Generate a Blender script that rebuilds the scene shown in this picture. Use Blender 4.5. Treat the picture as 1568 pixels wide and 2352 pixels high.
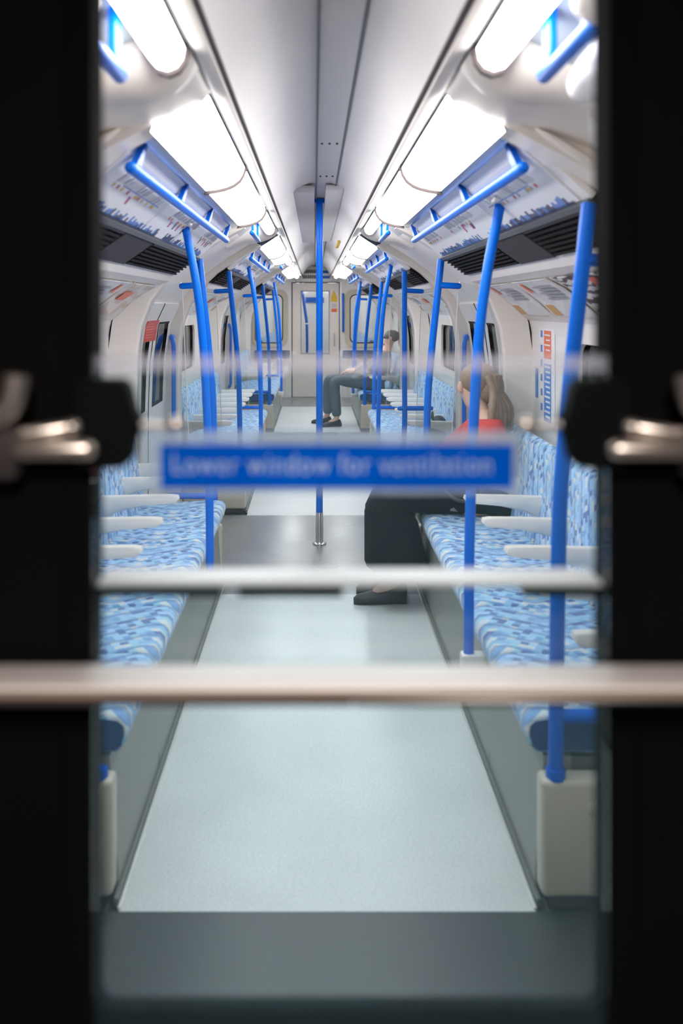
import bpy, bmesh, math, random
from mathutils import Vector, Matrix

random.seed(7)
sc = bpy.context.scene
for o in list(bpy.data.objects):
    bpy.data.objects.remove(o)
COL = sc.collection
PI = math.pi

# ------------------------------------------------------------------ camera, world, exposure
CAMX, CAMZ, F = -0.03, 1.44, 2300.0
cd = bpy.data.cameras.new('camera')
cd.sensor_fit = 'HORIZONTAL'
cd.sensor_width = 36.0
cd.lens = F / 1568.0 * 36.0
cd.shift_x = (784 - 722) / 1568.0
cd.shift_y = -(1176 - 705) / 1568.0
cd.clip_start = 0.02
cd.clip_end = 100
cd.dof.use_dof = True
cd.dof.focus_distance = 6.4
cd.dof.aperture_fstop = 4.2
cam = bpy.data.objects.new('camera', cd)
cam.location = (CAMX, 0, CAMZ)
cam.rotation_euler = (PI / 2, 0, 0)
COL.objects.link(cam)
sc.camera = cam

w = bpy.data.worlds.new('tunnel_dark')
sc.world = w
w.use_nodes = True
w.node_tree.nodes['Background'].inputs[0].default_value = (0.010, 0.011, 0.013, 1)
w.node_tree.nodes['Background'].inputs[1].default_value = 0.15

vs = sc.view_settings
vs.view_transform = 'Standard'
vs.look = 'None'
vs.gamma = 1
vs.use_curve_mapping = False
vs.exposure = 1.7
sc.display_settings.display_device = 'sRGB'
cy = sc.cycles
cy.max_bounces = 9
cy.diffuse_bounces = 5
cy.glossy_bounces = 3
cy.transmission_bounces = 4
cy.transparent_max_bounces = 16
cy.sample_clamp_indirect = 6
cy.caustics_reflective = False
cy.caustics_refractive = False
try:
    cy.use_denoising = True
except Exception:
    pass

LIGHT_E = 4.6          # diffuser emission strength (the carriage's own lamps)

# unseen fill lamp added behind the camera to light the door's catches and rail
ld = bpy.data.lights.new('camera_side_fill', 'AREA')
ld.shape = 'RECTANGLE'
ld.size = 0.25
ld.size_y = 0.9
ld.energy = 15.0
ld.color = (1.0, 0.86, 0.76)
lo = bpy.data.objects.new('camera_side_fill', ld)
lo.location = (0.0, -0.7, 2.0)
COL.objects.link(lo)

# ------------------------------------------------------------------ materials
def nd(nt, t, **kw):
    n = nt.nodes.new(t)
    for k, v in kw.items():
        setattr(n, k, v)
    return n

def mat(name, col, rough=0.4, metal=0.0, var=0.06, scale=6.0, bump=0.0, spec=0.5, coat=0.0):
    m = bpy.data.materials.new(name)
    m.use_nodes = True
    nt = m.node_tree
    b = nt.nodes['Principled BSDF']
    tc = nd(nt, 'ShaderNodeTexCoord')
    no = nd(nt, 'ShaderNodeTexNoise')
    no.inputs['Scale'].default_value = scale
    no.inputs['Detail'].default_value = 4
    nt.links.new(tc.outputs['Object'], no.inputs['Vector'])
    mr = nd(nt, 'ShaderNodeMix', data_type='RGBA')
    mr.inputs['A'].default_value = tuple(c * (1 - var) for c in col) + (1,)
    mr.inputs['B'].default_value = tuple(min(1, c * (1 + var)) for c in col) + (1,)
    nt.links.new(no.outputs['Fac'], mr.inputs['Factor'])
    nt.links.new(mr.outputs['Result'], b.inputs['Base Color'])
    b.inputs['Roughness'].default_value = rough
    b.inputs['Metallic'].default_value = metal
    b.inputs['Specular IOR Level'].default_value = spec
    b.inputs['Coat Weight'].default_value = coat
    b.inputs['Coat Roughness'].default_value = 0.08
    if bump:
        n2 = nd(nt, 'ShaderNodeTexNoise')
        n2.inputs['Scale'].default_value = scale * 30
        nt.links.new(tc.outputs['Object'], n2.inputs['Vector'])
        bp = nd(nt, 'ShaderNodeBump')
        bp.inputs['Strength'].default_value = bump
        bp.inputs['Distance'].default_value = 0.002
        nt.links.new(n2.outputs['Fac'], bp.inputs['Height'])
        nt.links.new(bp.outputs['Normal'], b.inputs['Normal'])
    return m

def emis(name, col, strength):
    m = bpy.data.materials.new(name)
    m.use_nodes = True
    nt = m.node_tree
    b = nt.nodes['Principled BSDF']
    b.inputs['Base Color'].default_value = (0.9, 0.9, 0.9, 1)
    b.inputs['Roughness'].default_value = 0.3
    b.inputs['Emission Color'].default_value = col + (1,)
    b.inputs['Emission Strength'].default_value = strength
    return m

def glass(name, tint=(0.97, 0.98, 0.98), haze=0.0, hazecol=(0.9, 0.93, 0.96), gloss=1.0, dust=0.0, ior=1.45):
    m = bpy.data.materials.new(name)
    m.use_nodes = True
    nt = m.node_tree
    nt.nodes.clear()
    out = nd(nt, 'ShaderNodeOutputMaterial')
    tr = nd(nt, 'ShaderNodeBsdfTransparent')
    tr.inputs[0].default_value = tint + (1,)
    last = tr.outputs[0]
    if haze > 0:
        tl = nd(nt, 'ShaderNodeBsdfTranslucent')
        tl.inputs[0].default_value = hazecol + (1,)
        mx = nd(nt, 'ShaderNodeMixShader')
        mx.inputs[0].default_value = haze
        if dust:
            tc = nd(nt, 'ShaderNodeTexCoord')
            no = nd(nt, 'ShaderNodeTexNoise')
            no.inputs['Scale'].default_value = 5
            no.inputs['Detail'].default_value = 5
            nt.links.new(tc.outputs['Object'], no.inputs['Vector'])
            mp = nd(nt, 'ShaderNodeMapRange')
            mp.inputs['From Min'].default_value = 0.3
            mp.inputs['From Max'].default_value = 0.7
            mp.inputs['To Min'].default_value = haze * (1 - dust)
            mp.inputs['To Max'].default_value = haze * (1 + dust)
            nt.links.new(no.outputs['Fac'], mp.inputs['Value'])
            nt.links.new(mp.outputs['Result'], mx.inputs[0])
        nt.links.new(last, mx.inputs[1])
        nt.links.new(tl.outputs[0], mx.inputs[2])
        last = mx.outputs[0]
    gl = nd(nt, 'ShaderNodeBsdfGlossy')
    gl.inputs['Roughness'].default_value = 0.02
    fr = nd(nt, 'ShaderNodeFresnel')
    fr.inputs['IOR'].default_value = ior
    ml = nd(nt, 'ShaderNodeMath', operation='MULTIPLY')
    ml.inputs[1].default_value = gloss
    nt.links.new(fr.outputs[0], ml.inputs[0])
    mg = nd(nt, 'ShaderNodeMixShader')
    nt.links.new(ml.outputs[0], mg.inputs[0])
    nt.links.new(last, mg.inputs[1])
    nt.links.new(gl.outputs[0], mg.inputs[2])
    nt.links.new(mg.outputs[0], out.inputs[0])
    return m

def moquette(name):
    """blue woven seat cloth: lattice of navy lines, pale and mid blue blocks"""
    m = bpy.data.materials.new(name)
    m.use_nodes = True
    nt = m.node_tree
    b = nt.nodes['Principled BSDF']
    L = nt.links.new
    tc = nd(nt, 'ShaderNodeTexCoord')
    sp = nd(nt, 'ShaderNodeSeparateXYZ')
    L(tc.outputs['Object'], sp.inputs[0])
    # unrolled cloth coordinates: u along the row, v over back, seat and front
    ab = nd(nt, 'ShaderNodeMath', operation='ABSOLUTE')
    L(sp.outputs['X'], ab.inputs[0])
    v = nd(nt, 'ShaderNodeMath', operation='ADD')
    L(ab.outputs[0], v.inputs[0]); L(sp.outputs['Z'], v.inputs[1])
    cb = nd(nt, 'ShaderNodeCombineXYZ')
    L(sp.outputs['Y'], cb.inputs[0]); L(v.outputs[0], cb.inputs[1])
    mp = nd(nt, 'ShaderNodeMapping')
    mp.inputs['Rotation'].default_value = (0, 0, 0.5)
    L(cb.outputs[0], mp.inputs['Vector'])
    vo = nd(nt, 'ShaderNodeTexVoronoi', distance='CHEBYCHEV', voronoi_dimensions='2D')
    vo.inputs['Scale'].default_value = 40
    vo.inputs['Randomness'].default_value = 0.1
    L(mp.outputs[0], vo.inputs['Vector'])
    s2 = nd(nt, 'ShaderNodeSeparateColor')
    L(vo.outputs['Color'], s2.inputs[0])
    cr = nd(nt, 'ShaderNodeValToRGB')
    cr.color_ramp.interpolation = 'CONSTANT'
    e = cr.color_ramp.elements
    e[0].position = 0; e[0].color = (0.26, 0.46, 0.72, 1)
    e[1].position = 0.26; e[1].color = (0.36, 0.57, 0.83, 1)
    for p, c in ((0.50, (0.19, 0.36, 0.64, 1)), (0.62, (0.62, 0.66, 0.68, 1)), (0.76, (0.10, 0.17, 0.38, 1)), (0.86, (0.32, 0.58, 0.76, 1))):
        x = e.new(p); x.color = c
    L(s2.outputs[0], cr.inputs[0])
    wv = nd(nt, 'ShaderNodeTexWave', wave_type='BANDS', bands_direction='X')
    wv.inputs['Scale'].default_value = 3.6
    wv.inputs['Distortion'].default_value = 0.0
    L(mp.outputs[0], wv.inputs['Vector'])
    cl = nd(nt, 'ShaderNodeValToRGB')
    cl.color_ramp.elements[0].position = 0.86; cl.color_ramp.elements[0].color = (0, 0, 0, 1)
    cl.color_ramp.elements[1].position = 0.95; cl.color_ramp.elements[1].color = (0.55, 0.55, 0.55, 1)
    L(wv.outputs['Color'], cl.inputs[0])
    mx = nd(nt, 'ShaderNodeMix', data_type='RGBA')
    L(cl.outputs[0], mx.inputs['Factor'])
    L(cr.outputs[0], mx.inputs['A'])
    mx.inputs['B'].default_value = (0.05, 0.11, 0.34, 1)
    L(mx.outputs['Result'], b.inputs['Base Color'])
    b.inputs['Roughness'].default_value = 0.9
    b.inputs['Sheen Weight'].default_value = 0.25
    return m

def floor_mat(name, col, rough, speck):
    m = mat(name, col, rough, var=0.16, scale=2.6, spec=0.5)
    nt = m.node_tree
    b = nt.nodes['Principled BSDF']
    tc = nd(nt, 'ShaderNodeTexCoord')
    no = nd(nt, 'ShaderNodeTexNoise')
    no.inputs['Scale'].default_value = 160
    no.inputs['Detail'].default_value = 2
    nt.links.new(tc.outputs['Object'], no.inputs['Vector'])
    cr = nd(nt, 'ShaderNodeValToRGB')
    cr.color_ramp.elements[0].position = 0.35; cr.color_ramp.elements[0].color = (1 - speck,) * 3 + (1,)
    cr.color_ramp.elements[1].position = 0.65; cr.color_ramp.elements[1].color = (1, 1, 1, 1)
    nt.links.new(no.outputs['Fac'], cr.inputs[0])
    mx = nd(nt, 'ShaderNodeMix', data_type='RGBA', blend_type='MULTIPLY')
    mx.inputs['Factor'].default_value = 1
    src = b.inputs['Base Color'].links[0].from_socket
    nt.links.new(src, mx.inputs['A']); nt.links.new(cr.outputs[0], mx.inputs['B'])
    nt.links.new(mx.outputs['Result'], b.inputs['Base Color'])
    # broad scuffed patches change the polish
    n3 = nd(nt, 'ShaderNodeTexNoise')
    n3.inputs['Scale'].default_value = 1.3
    nt.links.new(tc.outputs['Object'], n3.inputs['Vector'])
    mr = nd(nt, 'ShaderNodeMapRange')
    mr.inputs['To Min'].default_value = rough - 0.08
    mr.inputs['To Max'].default_value = rough + 0.12
    nt.links.new(n3.outputs['Fac'], mr.inputs['Value'])
    nt.links.new(mr.outputs['Result'], b.inputs['Roughness'])
    return m

def poster_wave(name, a, bcol, scale):
    m = bpy.data.materials.new(name)
    m.use_nodes = True
    nt = m.node_tree
    b = nt.nodes['Principled BSDF']
    tc = nd(nt, 'ShaderNodeTexCoord')
    wv = nd(nt, 'ShaderNodeTexWave')
    wv.inputs['Scale'].default_value = scale
    wv.inputs['Distortion'].default_value = 9
    wv.inputs['Detail'].default_value = 3
    nt.links.new(tc.outputs['Object'], wv.inputs['Vector'])
    cr = nd(nt, 'ShaderNodeValToRGB')
    cr.color_ramp.elements[0].position = 0.42; cr.color_ramp.elements[0].color = a + (1,)
    cr.color_ramp.elements[1].position = 0.55; cr.color_ramp.elements[1].color = bcol + (1,)
    nt.links.new(wv.outputs['Color'], cr.inputs[0])
    nt.links.new(cr.outputs[0], b.inputs['Base Color'])
    b.inputs['Roughness'].default_value = 0.4
    return m

M = dict(
    cream=mat('cream_plastic', (0.80, 0.745, 0.685), 0.32, var=0.03),
    white=mat('white_panel', (0.80, 0.78, 0.76), 0.35, var=0.03),
    ceil=mat('ceiling_panel', (0.67, 0.645, 0.635), 0.42, var=0.03),
    trim=mat('aluminium_trim', (0.72, 0.68, 0.65), 0.35, 0.15, var=0.03),
    groove=mat('dark_groove', (0.035, 0.022, 0.022), 0.6),
    blue=mat('blue_enamel', (0.0, 0.145, 0.72), 0.30, var=0.02, spec=0.22),
    headshade=mat('head_panel_shade_blue', (0.28, 0.335, 0.41), 0.2, var=0.03, coat=0.2),  # blue-grey puts shade and blue reflections into the panel colour
    black=mat('black_paint', (0.0035, 0.0037, 0.004), 0.7, var=0.2, spec=0.05),
    rubber=mat('black_rubber', (0.004, 0.0045, 0.005), 0.75, spec=0.04),
    block=mat('black_catch_plastic', (0.0035, 0.005, 0.006), 0.6, spec=0.06),
    metal=mat('bare_aluminium', (0.80, 0.74, 0.69), 0.30, 0.9, var=0.05),
    chrome=mat('brushed_steel', (0.70, 0.69, 0.68), 0.25, 1.0),
    bar=mat('satin_metal_bar', (0.95, 0.91, 0.90), 0.55, 0.45, var=0.03),
    rail=mat('white_transom', (0.74, 0.72, 0.73), 0.5, 0.1, var=0.03),
    barshade=mat('bar_underside_shade', (0.34, 0.25, 0.21), 0.5),  # brown colour stands in for shade on the rail's lower front
    grille=mat('black_grille', (0.006, 0.0058, 0.0058), 0.6, spec=0.15),
    dkpanel=mat('dark_grey_panel', (0.042, 0.036, 0.041), 0.6, bump=0.1, spec=0.25),
    slate=mat('slate_lip', (0.10, 0.11, 0.12), 0.5),
    riser=mat('grey_riser', (0.27, 0.272, 0.245), 0.45, var=0.05),
    kick=mat('kick_strip', (0.12, 0.13, 0.12), 0.5),
    edge=mat('floor_edge_strip', (0.62, 0.60, 0.57), 0.35, 0.3),
    box=mat('beige_box', (0.60, 0.545, 0.45), 0.42, var=0.03),
    arm=mat('cream_armrest', (0.74, 0.70, 0.66), 0.38, var=0.03),
    floor_light=floor_mat('light_grey_floor', (0.72, 0.74, 0.74), 0.34, 0.22),
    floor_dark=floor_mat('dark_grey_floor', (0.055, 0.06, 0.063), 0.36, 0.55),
    floor_mid=floor_mat('mid_grey_floor', (0.27, 0.265, 0.265), 0.26, 0.3),
    seat=moquette('blue_moquette'),
    seatdark=mat('seat_piping_navy', (0.03, 0.09, 0.22), 0.9),
    red=mat('red_sign', (0.62, 0.035, 0.02), 0.4),
    orange=mat('orange_red_print', (0.80, 0.17, 0.08), 0.45),
    signblue=mat('sign_blue', (0.003, 0.105, 0.52), 0.35, var=0.02),
    printblue=mat('print_blue', (0.08, 0.22, 0.60), 0.5),
    navy=mat('print_navy', (0.02, 0.035, 0.13), 0.5),
    grey=mat('print_grey', (0.35, 0.36, 0.40), 0.5),
    magenta=mat('print_magenta', (0.50, 0.02, 0.16), 0.5),
    amber=mat('amber_print', (0.80, 0.50, 0.05), 0.5),
    tan=mat('tan_print', (0.62, 0.36, 0.13), 0.5),
    teal=mat('teal_print', (0.10, 0.33, 0.32), 0.5),
    paper=mat('paper_white', (0.80, 0.80, 0.82), 0.45, var=0.02),
    text=mat('sign_text_white', (0.85, 0.88, 0.92), 0.5, var=0.02),
    tunnel=mat('tunnel_lining', (0.62, 0.52, 0.44), 0.7, var=0.15, scale=3),
    lamp=emis('lamp_diffuser', (1.0, 0.965, 0.935), LIGHT_E),
    lampdim=emis('lamp_diffuser_next_carriage', (1.0, 0.985, 0.975), 1.4),
    lampend=mat('lamp_end_cap', (0.82, 0.80, 0.80), 0.15, var=0.02, coat=0.6),
    pane=glass('window_glass', (0.90, 0.93, 0.92), ior=1.9),
    screen=glass('screen_glass', (0.95, 0.97, 0.97), gloss=0.8),
    sash=glass('sash_glass', (0.93, 0.97, 0.975), haze=0.02, hazecol=(0.55, 0.90, 1.0), gloss=0.5, dust=0.35),
    sashedge=glass('sash_glass_edge', (0.95, 0.95, 0.96), haze=0.27, hazecol=(0.87, 0.85, 0.90), gloss=0.5),
    fixed=glass('lower_fixed_glass', (0.925, 0.96, 0.965), haze=0.02, hazecol=(0.7, 0.95, 0.95), gloss=0.5, dust=0.4),
    signfilm=glass('sign_blue_film', (0.0, 0.40, 0.88), haze=0.75, hazecol=(0.0, 0.37, 0.87), gloss=0.3),
    signwhite=glass('sign_white_film', (0.85, 0.95, 1.0), haze=0.9, hazecol=(0.90, 0.98, 1.0), gloss=0.2),
    ductgrey=mat('duct_grey', (0.52, 0.50, 0.52), 0.4),
    backing=glass('sticker_clear_border', (0.9, 0.93, 0.97), haze=0.45, hazecol=(0.86, 0.90, 0.98), gloss=0.4),
    skin=mat('skin', (0.66, 0.42, 0.32), 0.5),
    hair=mat('brown_hair', (0.27, 0.18, 0.12), 0.55, var=0.5, scale=26),
    greyhair=mat('dark_grey_hair', (0.13, 0.12, 0.12), 0.6, var=0.2, scale=20),
    redcloth=mat('red_cloth', (0.55, 0.05, 0.045), 0.8),
    blackcloth=mat('black_cloth', (0.006, 0.0065, 0.0065), 0.8, var=0.2, spec=0.1),
    brownbag=mat('dark_brown_bag', (0.06, 0.045, 0.035), 0.55),
    jeans=mat('grey_blue_jeans', (0.115, 0.14, 0.17), 0.85, var=0.3, scale=9),
    jacket=mat('grey_jacket', (0.24, 0.245, 0.26), 0.85, var=0.25, scale=9),
    shoe=mat('dark_shoe', (0.03, 0.03, 0.035), 0.5),
    lips=mat('lips', (0.45, 0.16, 0.14), 0.5),
    eye=mat('eye_dark', (0.02, 0.015, 0.01), 0.2),
    tealbag=mat('dark_teal_bag', (0.012, 0.035, 0.05), 0.6),
    poster_a=poster_wave('poster_black_white', (0.015, 0.015, 0.018), (0.70, 0.68, 0.66), 9),
    poster_b=poster_wave('poster_pale_beige', (0.60, 0.47, 0.38), (0.70, 0.64, 0.58), 4),
    poster_c=poster_wave('poster_white', (0.66, 0.65, 0.64), (0.76, 0.74, 0.72), 3),
)

# ------------------------------------------------------------------ mesh helpers
def nb():
    return bmesh.new()

def rbox(bm, x0, x1, y0, y1, z0, z1, bev=0.0, seg=2):
    x0, x1 = min(x0, x1), max(x0, x1)
    v = [bm.verts.new(p) for p in ((x0, y0, z0), (x1, y0, z0), (x1, y1, z0), (x0, y1, z0), (x0, y0, z1), (x1, y0, z1), (x1, y1, z1), (x0, y1, z1))]
    fs = [bm.faces.new([v[i] for i in q]) for q in ((3, 2, 1, 0), (4, 5, 6, 7), (0, 1, 5, 4), (1, 2, 6, 5), (2, 3, 7, 6), (3, 0, 4, 7))]
    if bev > 0:
        es = list({e for f in fs for e in f.edges})
        bmesh.ops.bevel(bm, geom=es, offset=bev, segments=seg, profile=0.5, affect='EDGES', clamp_overlap=True)

def loft(bm, rings, closed=True, caps=True):
    vr = [[bm.verts.new(p) for p in r] for r in rings]
    n = len(vr[0])
    fs = []
    for a, b in zip(vr, vr[1:]):
        for i in range(n if closed else n - 1):
            j = (i + 1) % n
            fs.append(bm.faces.new((a[i], a[j], b[j], b[i])))
    if caps and closed:
        bm.faces.new(list(reversed(vr[0])))
        bm.faces.new(vr[-1])
    return fs

def tube(bm, pts, r, n=14, rads=None, caps=True):
    pts = [Vector(p) for p in pts]
    rings = []
    t0 = (pts[1] - pts[0]).normalized()
    up = Vector((0, 0, 1)) if abs(t0.z) < 0.9 else Vector((0, 1, 0))
    nrm = t0.cross(up).normalized()
    for i, p in enumerate(pts):
        if i == 0: t = pts[1] - pts[0]
        elif i == len(pts) - 1: t = pts[-1] - pts[-2]
        else: t = (pts[i + 1] - pts[i]).normalized() + (pts[i] - pts[i - 1]).normalized()
        t.normalize()
        nrm = (nrm - t * nrm.dot(t)).normalized()
        bi = t.cross(nrm)
        rr = rads[i] if rads else r
        rings.append([p + (nrm * math.cos(2 * PI * k / n) + bi * math.sin(2 * PI * k / n)) * rr for k in range(n)])
    loft(bm, rings, True, caps)

def rod(bm, a, b, r, n=14, rnd=True):
    """rod with softened ends"""
    a, b = Vector(a), Vector(b)
    d = (b - a).normalized()
    if rnd:
        k = r
        pts = [a, a + d * k * .3, a + d * k, b - d * k, b - d * k * .3, b]
        rads = [r * .45, r * .8, r, r, r * .8, r * .45]
    else:
        pts, rads = [a, b], [r, r]
    tube(bm, pts, r, n, rads)

def smooth_path(pts, k=6):
    """Catmull-Rom through points"""
    P = [Vector(p) for p in pts]
    P = [P[0] * 2 - P[1]] + P + [P[-1] * 2 - P[-2]]
    out = []
    for i in range(1, len(P) - 2):
        for j in range(k):
            t = j / k
            a, b, c, d = P[i - 1], P[i], P[i + 1], P[i + 2]
            out.append(0.5 * ((2 * b) + (c - a) * t + (2 * a - 5 * b + 4 * c - d) * t * t + (3 * b - a - 3 * c + d) * t ** 3))
    out.append(P[-2])
    return out

def offset2(prof, t):
    """offset a 2D polyline to its left by t"""
    out = []
    for i, (x, z) in enumerate(prof):
        a = prof[max(0, i - 1)]
        b = prof[min(len(prof) - 1, i + 1)]
        dx, dz = b[0] - a[0], b[1] - a[1]
        l = math.hypot(dx, dz) or 1
        out.append((x - dz / l * t, z + dx / l * t))
    return out

def strip(bm, prof, y0, y1, t, s=1, ny=1):
    """extrude a 2D (x,z) profile along Y, with thickness t on the outside"""
    back = offset2(prof, t)
    ring = list(prof) + list(reversed(back))
    rings = [[(s * x, y0 + (y1 - y0) * k / ny, z) for x, z in ring] for k in range(ny + 1)]
    loft(bm, rings, True, True)

def ball(bm, c, rx, ry=None, rz=None, u=16, v=10, rot=None):
    ry = ry or rx; rz = rz or rx
    r = bmesh.ops.create_uvsphere(bm, u_segments=u, v_segments=v, radius=1)
    mt = Matrix.Translation(c) @ (rot.to_4x4() if rot else Matrix.Identity(4)) @ Matrix.Diagonal((rx, ry, rz, 1))
    bmesh.ops.transform(bm, matrix=mt, verts=r['verts'])

def world_loc(o):
    l = Vector((0, 0, 0))
    while o:
        l += o.location
        o = o.parent
    return l

def obj(name, bm, m, parent=None, label=None, kind=None, smooth=40, **kw):
    bmesh.ops.recalc_face_normals(bm, faces=bm.faces[:])
    me = bpy.data.meshes.new(name)
    bm.to_mesh(me)
    bm.free()
    ms = m if isinstance(m, (list, tuple)) else [m]
    for x in ms:
        me.materials.append(M[x] if isinstance(x, str) else x)
    if smooth:
        me.shade_smooth()
        me.set_sharp_from_angle(angle=math.radians(smooth))
    o = bpy.data.objects.new(name, me)
    COL.objects.link(o)
    if parent:
        me.transform(Matrix.Translation(-world_loc(parent)))
        o.parent = parent
    if label: o['label'] = label
    if kind: o['kind'] = kind
    for k, v in kw.items():
        o[k] = v
    return o

def thing(name, label, cat, loc=(0, 0, 0), group=None):
    o = bpy.data.objects.new(name, None)
    o.empty_display_size = 0.05
    COL.objects.link(o)
    o.location = loc
    o['label'] = label
    o['category'] = cat
    if group: o['group'] = group
    return o

def tag(o, label, cat, group=None):
    o['label'] = label
    o['category'] = cat
    if group: o['group'] = group
    return o

def structure(name, loc=(0, 0, 0), label=None):
    o = bpy.data.objects.new(name, None)
    o.empty_display_size = 0.05
    COL.objects.link(o)
    o.location = loc
    o['kind'] = 'structure'
    if label: o['label'] = label
    return o

def copy_tree(o, loc, label=None, parent=None):
    c = o.copy()
    COL.objects.link(c)
    if parent: c.parent = parent
    else: c.location = loc
    if label: c['label'] = label
    for ch in list(o.children):
        copy_tree(ch, None, None, c)
    return c

ORD = ['first', 'second', 'third', 'fourth', 'fifth', 'sixth', 'seventh', 'eighth', 'ninth', 'tenth', 'eleventh', 'twelfth']
SIDE = {1: 'right', -1: 'left'}
# ------------------------------------------------------------------ layout (Y = depth along the carriage, metres)
Y0, Y1 = 0.88, 15.95
ROWS = {'nearest': (2.40, 5.20), 'middle': (7.0, 9.80), 'farthest': (11.6, 14.40)}
VEST = [(Y0, 2.40), (5.20, 7.0), (9.80, 11.6), (14.40, Y1)]

CEIL = [(0.0, 2.10), (0.06, 2.096), (0.12, 2.07), (0.17, 2.02), (0.203, 1.965), (0.218, 1.935)]
CEILL = [(-x, z) for x, z in reversed(CEIL[1:])] + CEIL
BAY_HEAD = [(0.262, 1.925), (0.285, 1.945), (0.36, 1.90), (0.42, 1.862), (0.46, 1.85)]
MAPP = [(0.46, 1.85), (0.63, 1.70)]
GRIL = [(0.63, 1.70), (0.764, 1.607)]
POST = [(0.764, 1.607), (0.785, 1.572), (0.82, 1.56), (0.90, 1.52), (0.97, 1.468), (1.03, 1.41), (1.06, 1.385)]
WALLP = [(1.06, 1.385), (1.085, 1.37), (1.095, 1.33), (1.10, 1.0), (1.10, 0.0)]
VESTP = [(0.262, 1.925), (0.30, 1.945), (0.36, 1.94), (0.42, 1.915), (0.48, 1.865), (0.62, 1.775), (0.74, 1.69), (0.86, 1.58),
         (0.95, 1.47), (1.02, 1.32), (1.05, 1.10), (1.06, 0.8), (1.06, 0.0)]
RIBP = [(0.395, 1.853), (0.44, 1.83), (0.49, 1.803), (0.60, 1.744), (0.70, 1.675), (0.80, 1.58), (0.88, 1.47), (0.93, 1.34), (0.95, 1.2),
        (0.955, 0.9), (0.95, 0.0)]

# ------------------------------------------------------------------ floor
fl = structure('floor')
b = nb(); rbox(b, -1.25, 1.25, Y0 - .05, Y1 + .05, -0.06, -0.012); obj('floor_base', b, 'kick', fl)
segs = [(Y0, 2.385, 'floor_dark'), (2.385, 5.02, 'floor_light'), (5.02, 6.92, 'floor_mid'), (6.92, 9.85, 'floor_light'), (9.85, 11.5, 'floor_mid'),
        (11.5, 14.45, 'floor_light'), (14.45, Y1, 'floor_mid')]
for a, c, mm in segs:
    b = nb()
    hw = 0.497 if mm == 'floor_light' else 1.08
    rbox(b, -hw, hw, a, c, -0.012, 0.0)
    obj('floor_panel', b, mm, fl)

# ------------------------------------------------------------------ ceiling
ce = structure('ceiling')
b = nb(); strip(b, CEILL, Y0, Y1, 0.02, ny=1); obj('ceiling_panel', b, 'ceil', ce)
for x, z in ((-0.02, 2.094), (0.083, 2.086)):
    b = nb(); rbox(b, x - .0035, x + .0035, Y0, Y1, z - .006, z + .008); obj('seam_strip', b, 'slate', ce)  # the left strip also stands in for the pole's faint reflection
b = nb()
for yy in (4.0, 5.0):
    for k in (-1, 0, 1):
        ball(b, Vector((0.03 + k * .03, yy, 2.092)), 0.005, 0.005, 0.004, 8, 6)
obj('ceiling_screw', b, 'groove', ce, kind='stuff')
# trim strips either side of the crown
n = 0
for s in (1, -1):
    n += 1
    t = structure('trim_%d' % n)
    b = nb(); rbox(b, s * .2245, s * .2565, Y0, Y1, 1.918, 1.94, .004); obj('trim_strip', b, 'trim', t)
    b = nb(); rbox(b, s * .2165, s * .2245, Y0, Y1, 1.926, 1.945); obj('trim_groove', b, 'groove', t)
    b = nb(); rbox(b, s * .2565, s * .2635, Y0, Y1, 1.924, 1.945); obj('trim_groove', b, 'slate', t)

# ------------------------------------------------------------------ side walls
for s in (1, -1):
    wl = structure('wall_' + SIDE[s])
    for a, c in ROWS.values():
        b = nb(); strip(b, BAY_HEAD, a - .02, c + .02, .015, s); obj('head_panel', b, 'headshade', wl)
        b = nb(); strip(b, MAPP, a - .02, c + .02, .015, s); obj('slope_panel', b, 'white', wl)
        b = nb(); strip(b, GRIL, a - .02, c + .02, .015, s); obj('duct_panel', b, 'grille', wl)
        b = nb(); strip(b, POST, a - .02, c + .02, .015, s); obj('cove_panel', b, 'cream', wl)
        # vertical window wall: header, piers and sill around the window
        w0, w1, wz0, wz1 = a + .62, c - .93, 0.90, 1.30
        X = 1.10
        b = nb()
        strip(b, [(1.06, 1.385), (1.085, 1.37), (1.096, 1.33), (1.10, wz1)], a - .02, c + .02, .02, s)
        rbox(b, s * X, s * (X + .02), a - .02, w0, wz0, wz1)
        rbox(b, s * X, s * (X + .02), w1, c + .02, wz0, wz1)
        rbox(b, s * X, s * (X + .02), a - .02, c + .02, 0, wz0)
        obj('window_wall', b, 'white', wl)
    for a, c in VEST:
        e0 = a if a == Y0 else a + .06
        e1 = c if c == Y1 else c - .06
        b = nb(); strip(b, VESTP[:5], e0, e1, .015, s); obj('head_panel', b, 'headshade', wl)
        b = nb(); strip(b, VESTP[4:], e0, e1, .015, s); obj('vestibule_panel', b, 'white', wl)

def rrect(y0, y1, z0, z1, r, k=5):
    pts = []
    for cy_, cz_, a0 in ((y1 - r, z1 - r, 0), (y0 + r, z1 - r, PI / 2), (y0 + r, z0 + r, PI), (y1 - r, z0 + r, 1.5 * PI)):
        for i in range(k + 1):
            a = a0 + PI / 2 * i / k
            pts.append((cy_ + r * math.cos(a), cz_ + r * math.sin(a)))
    return pts

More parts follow.
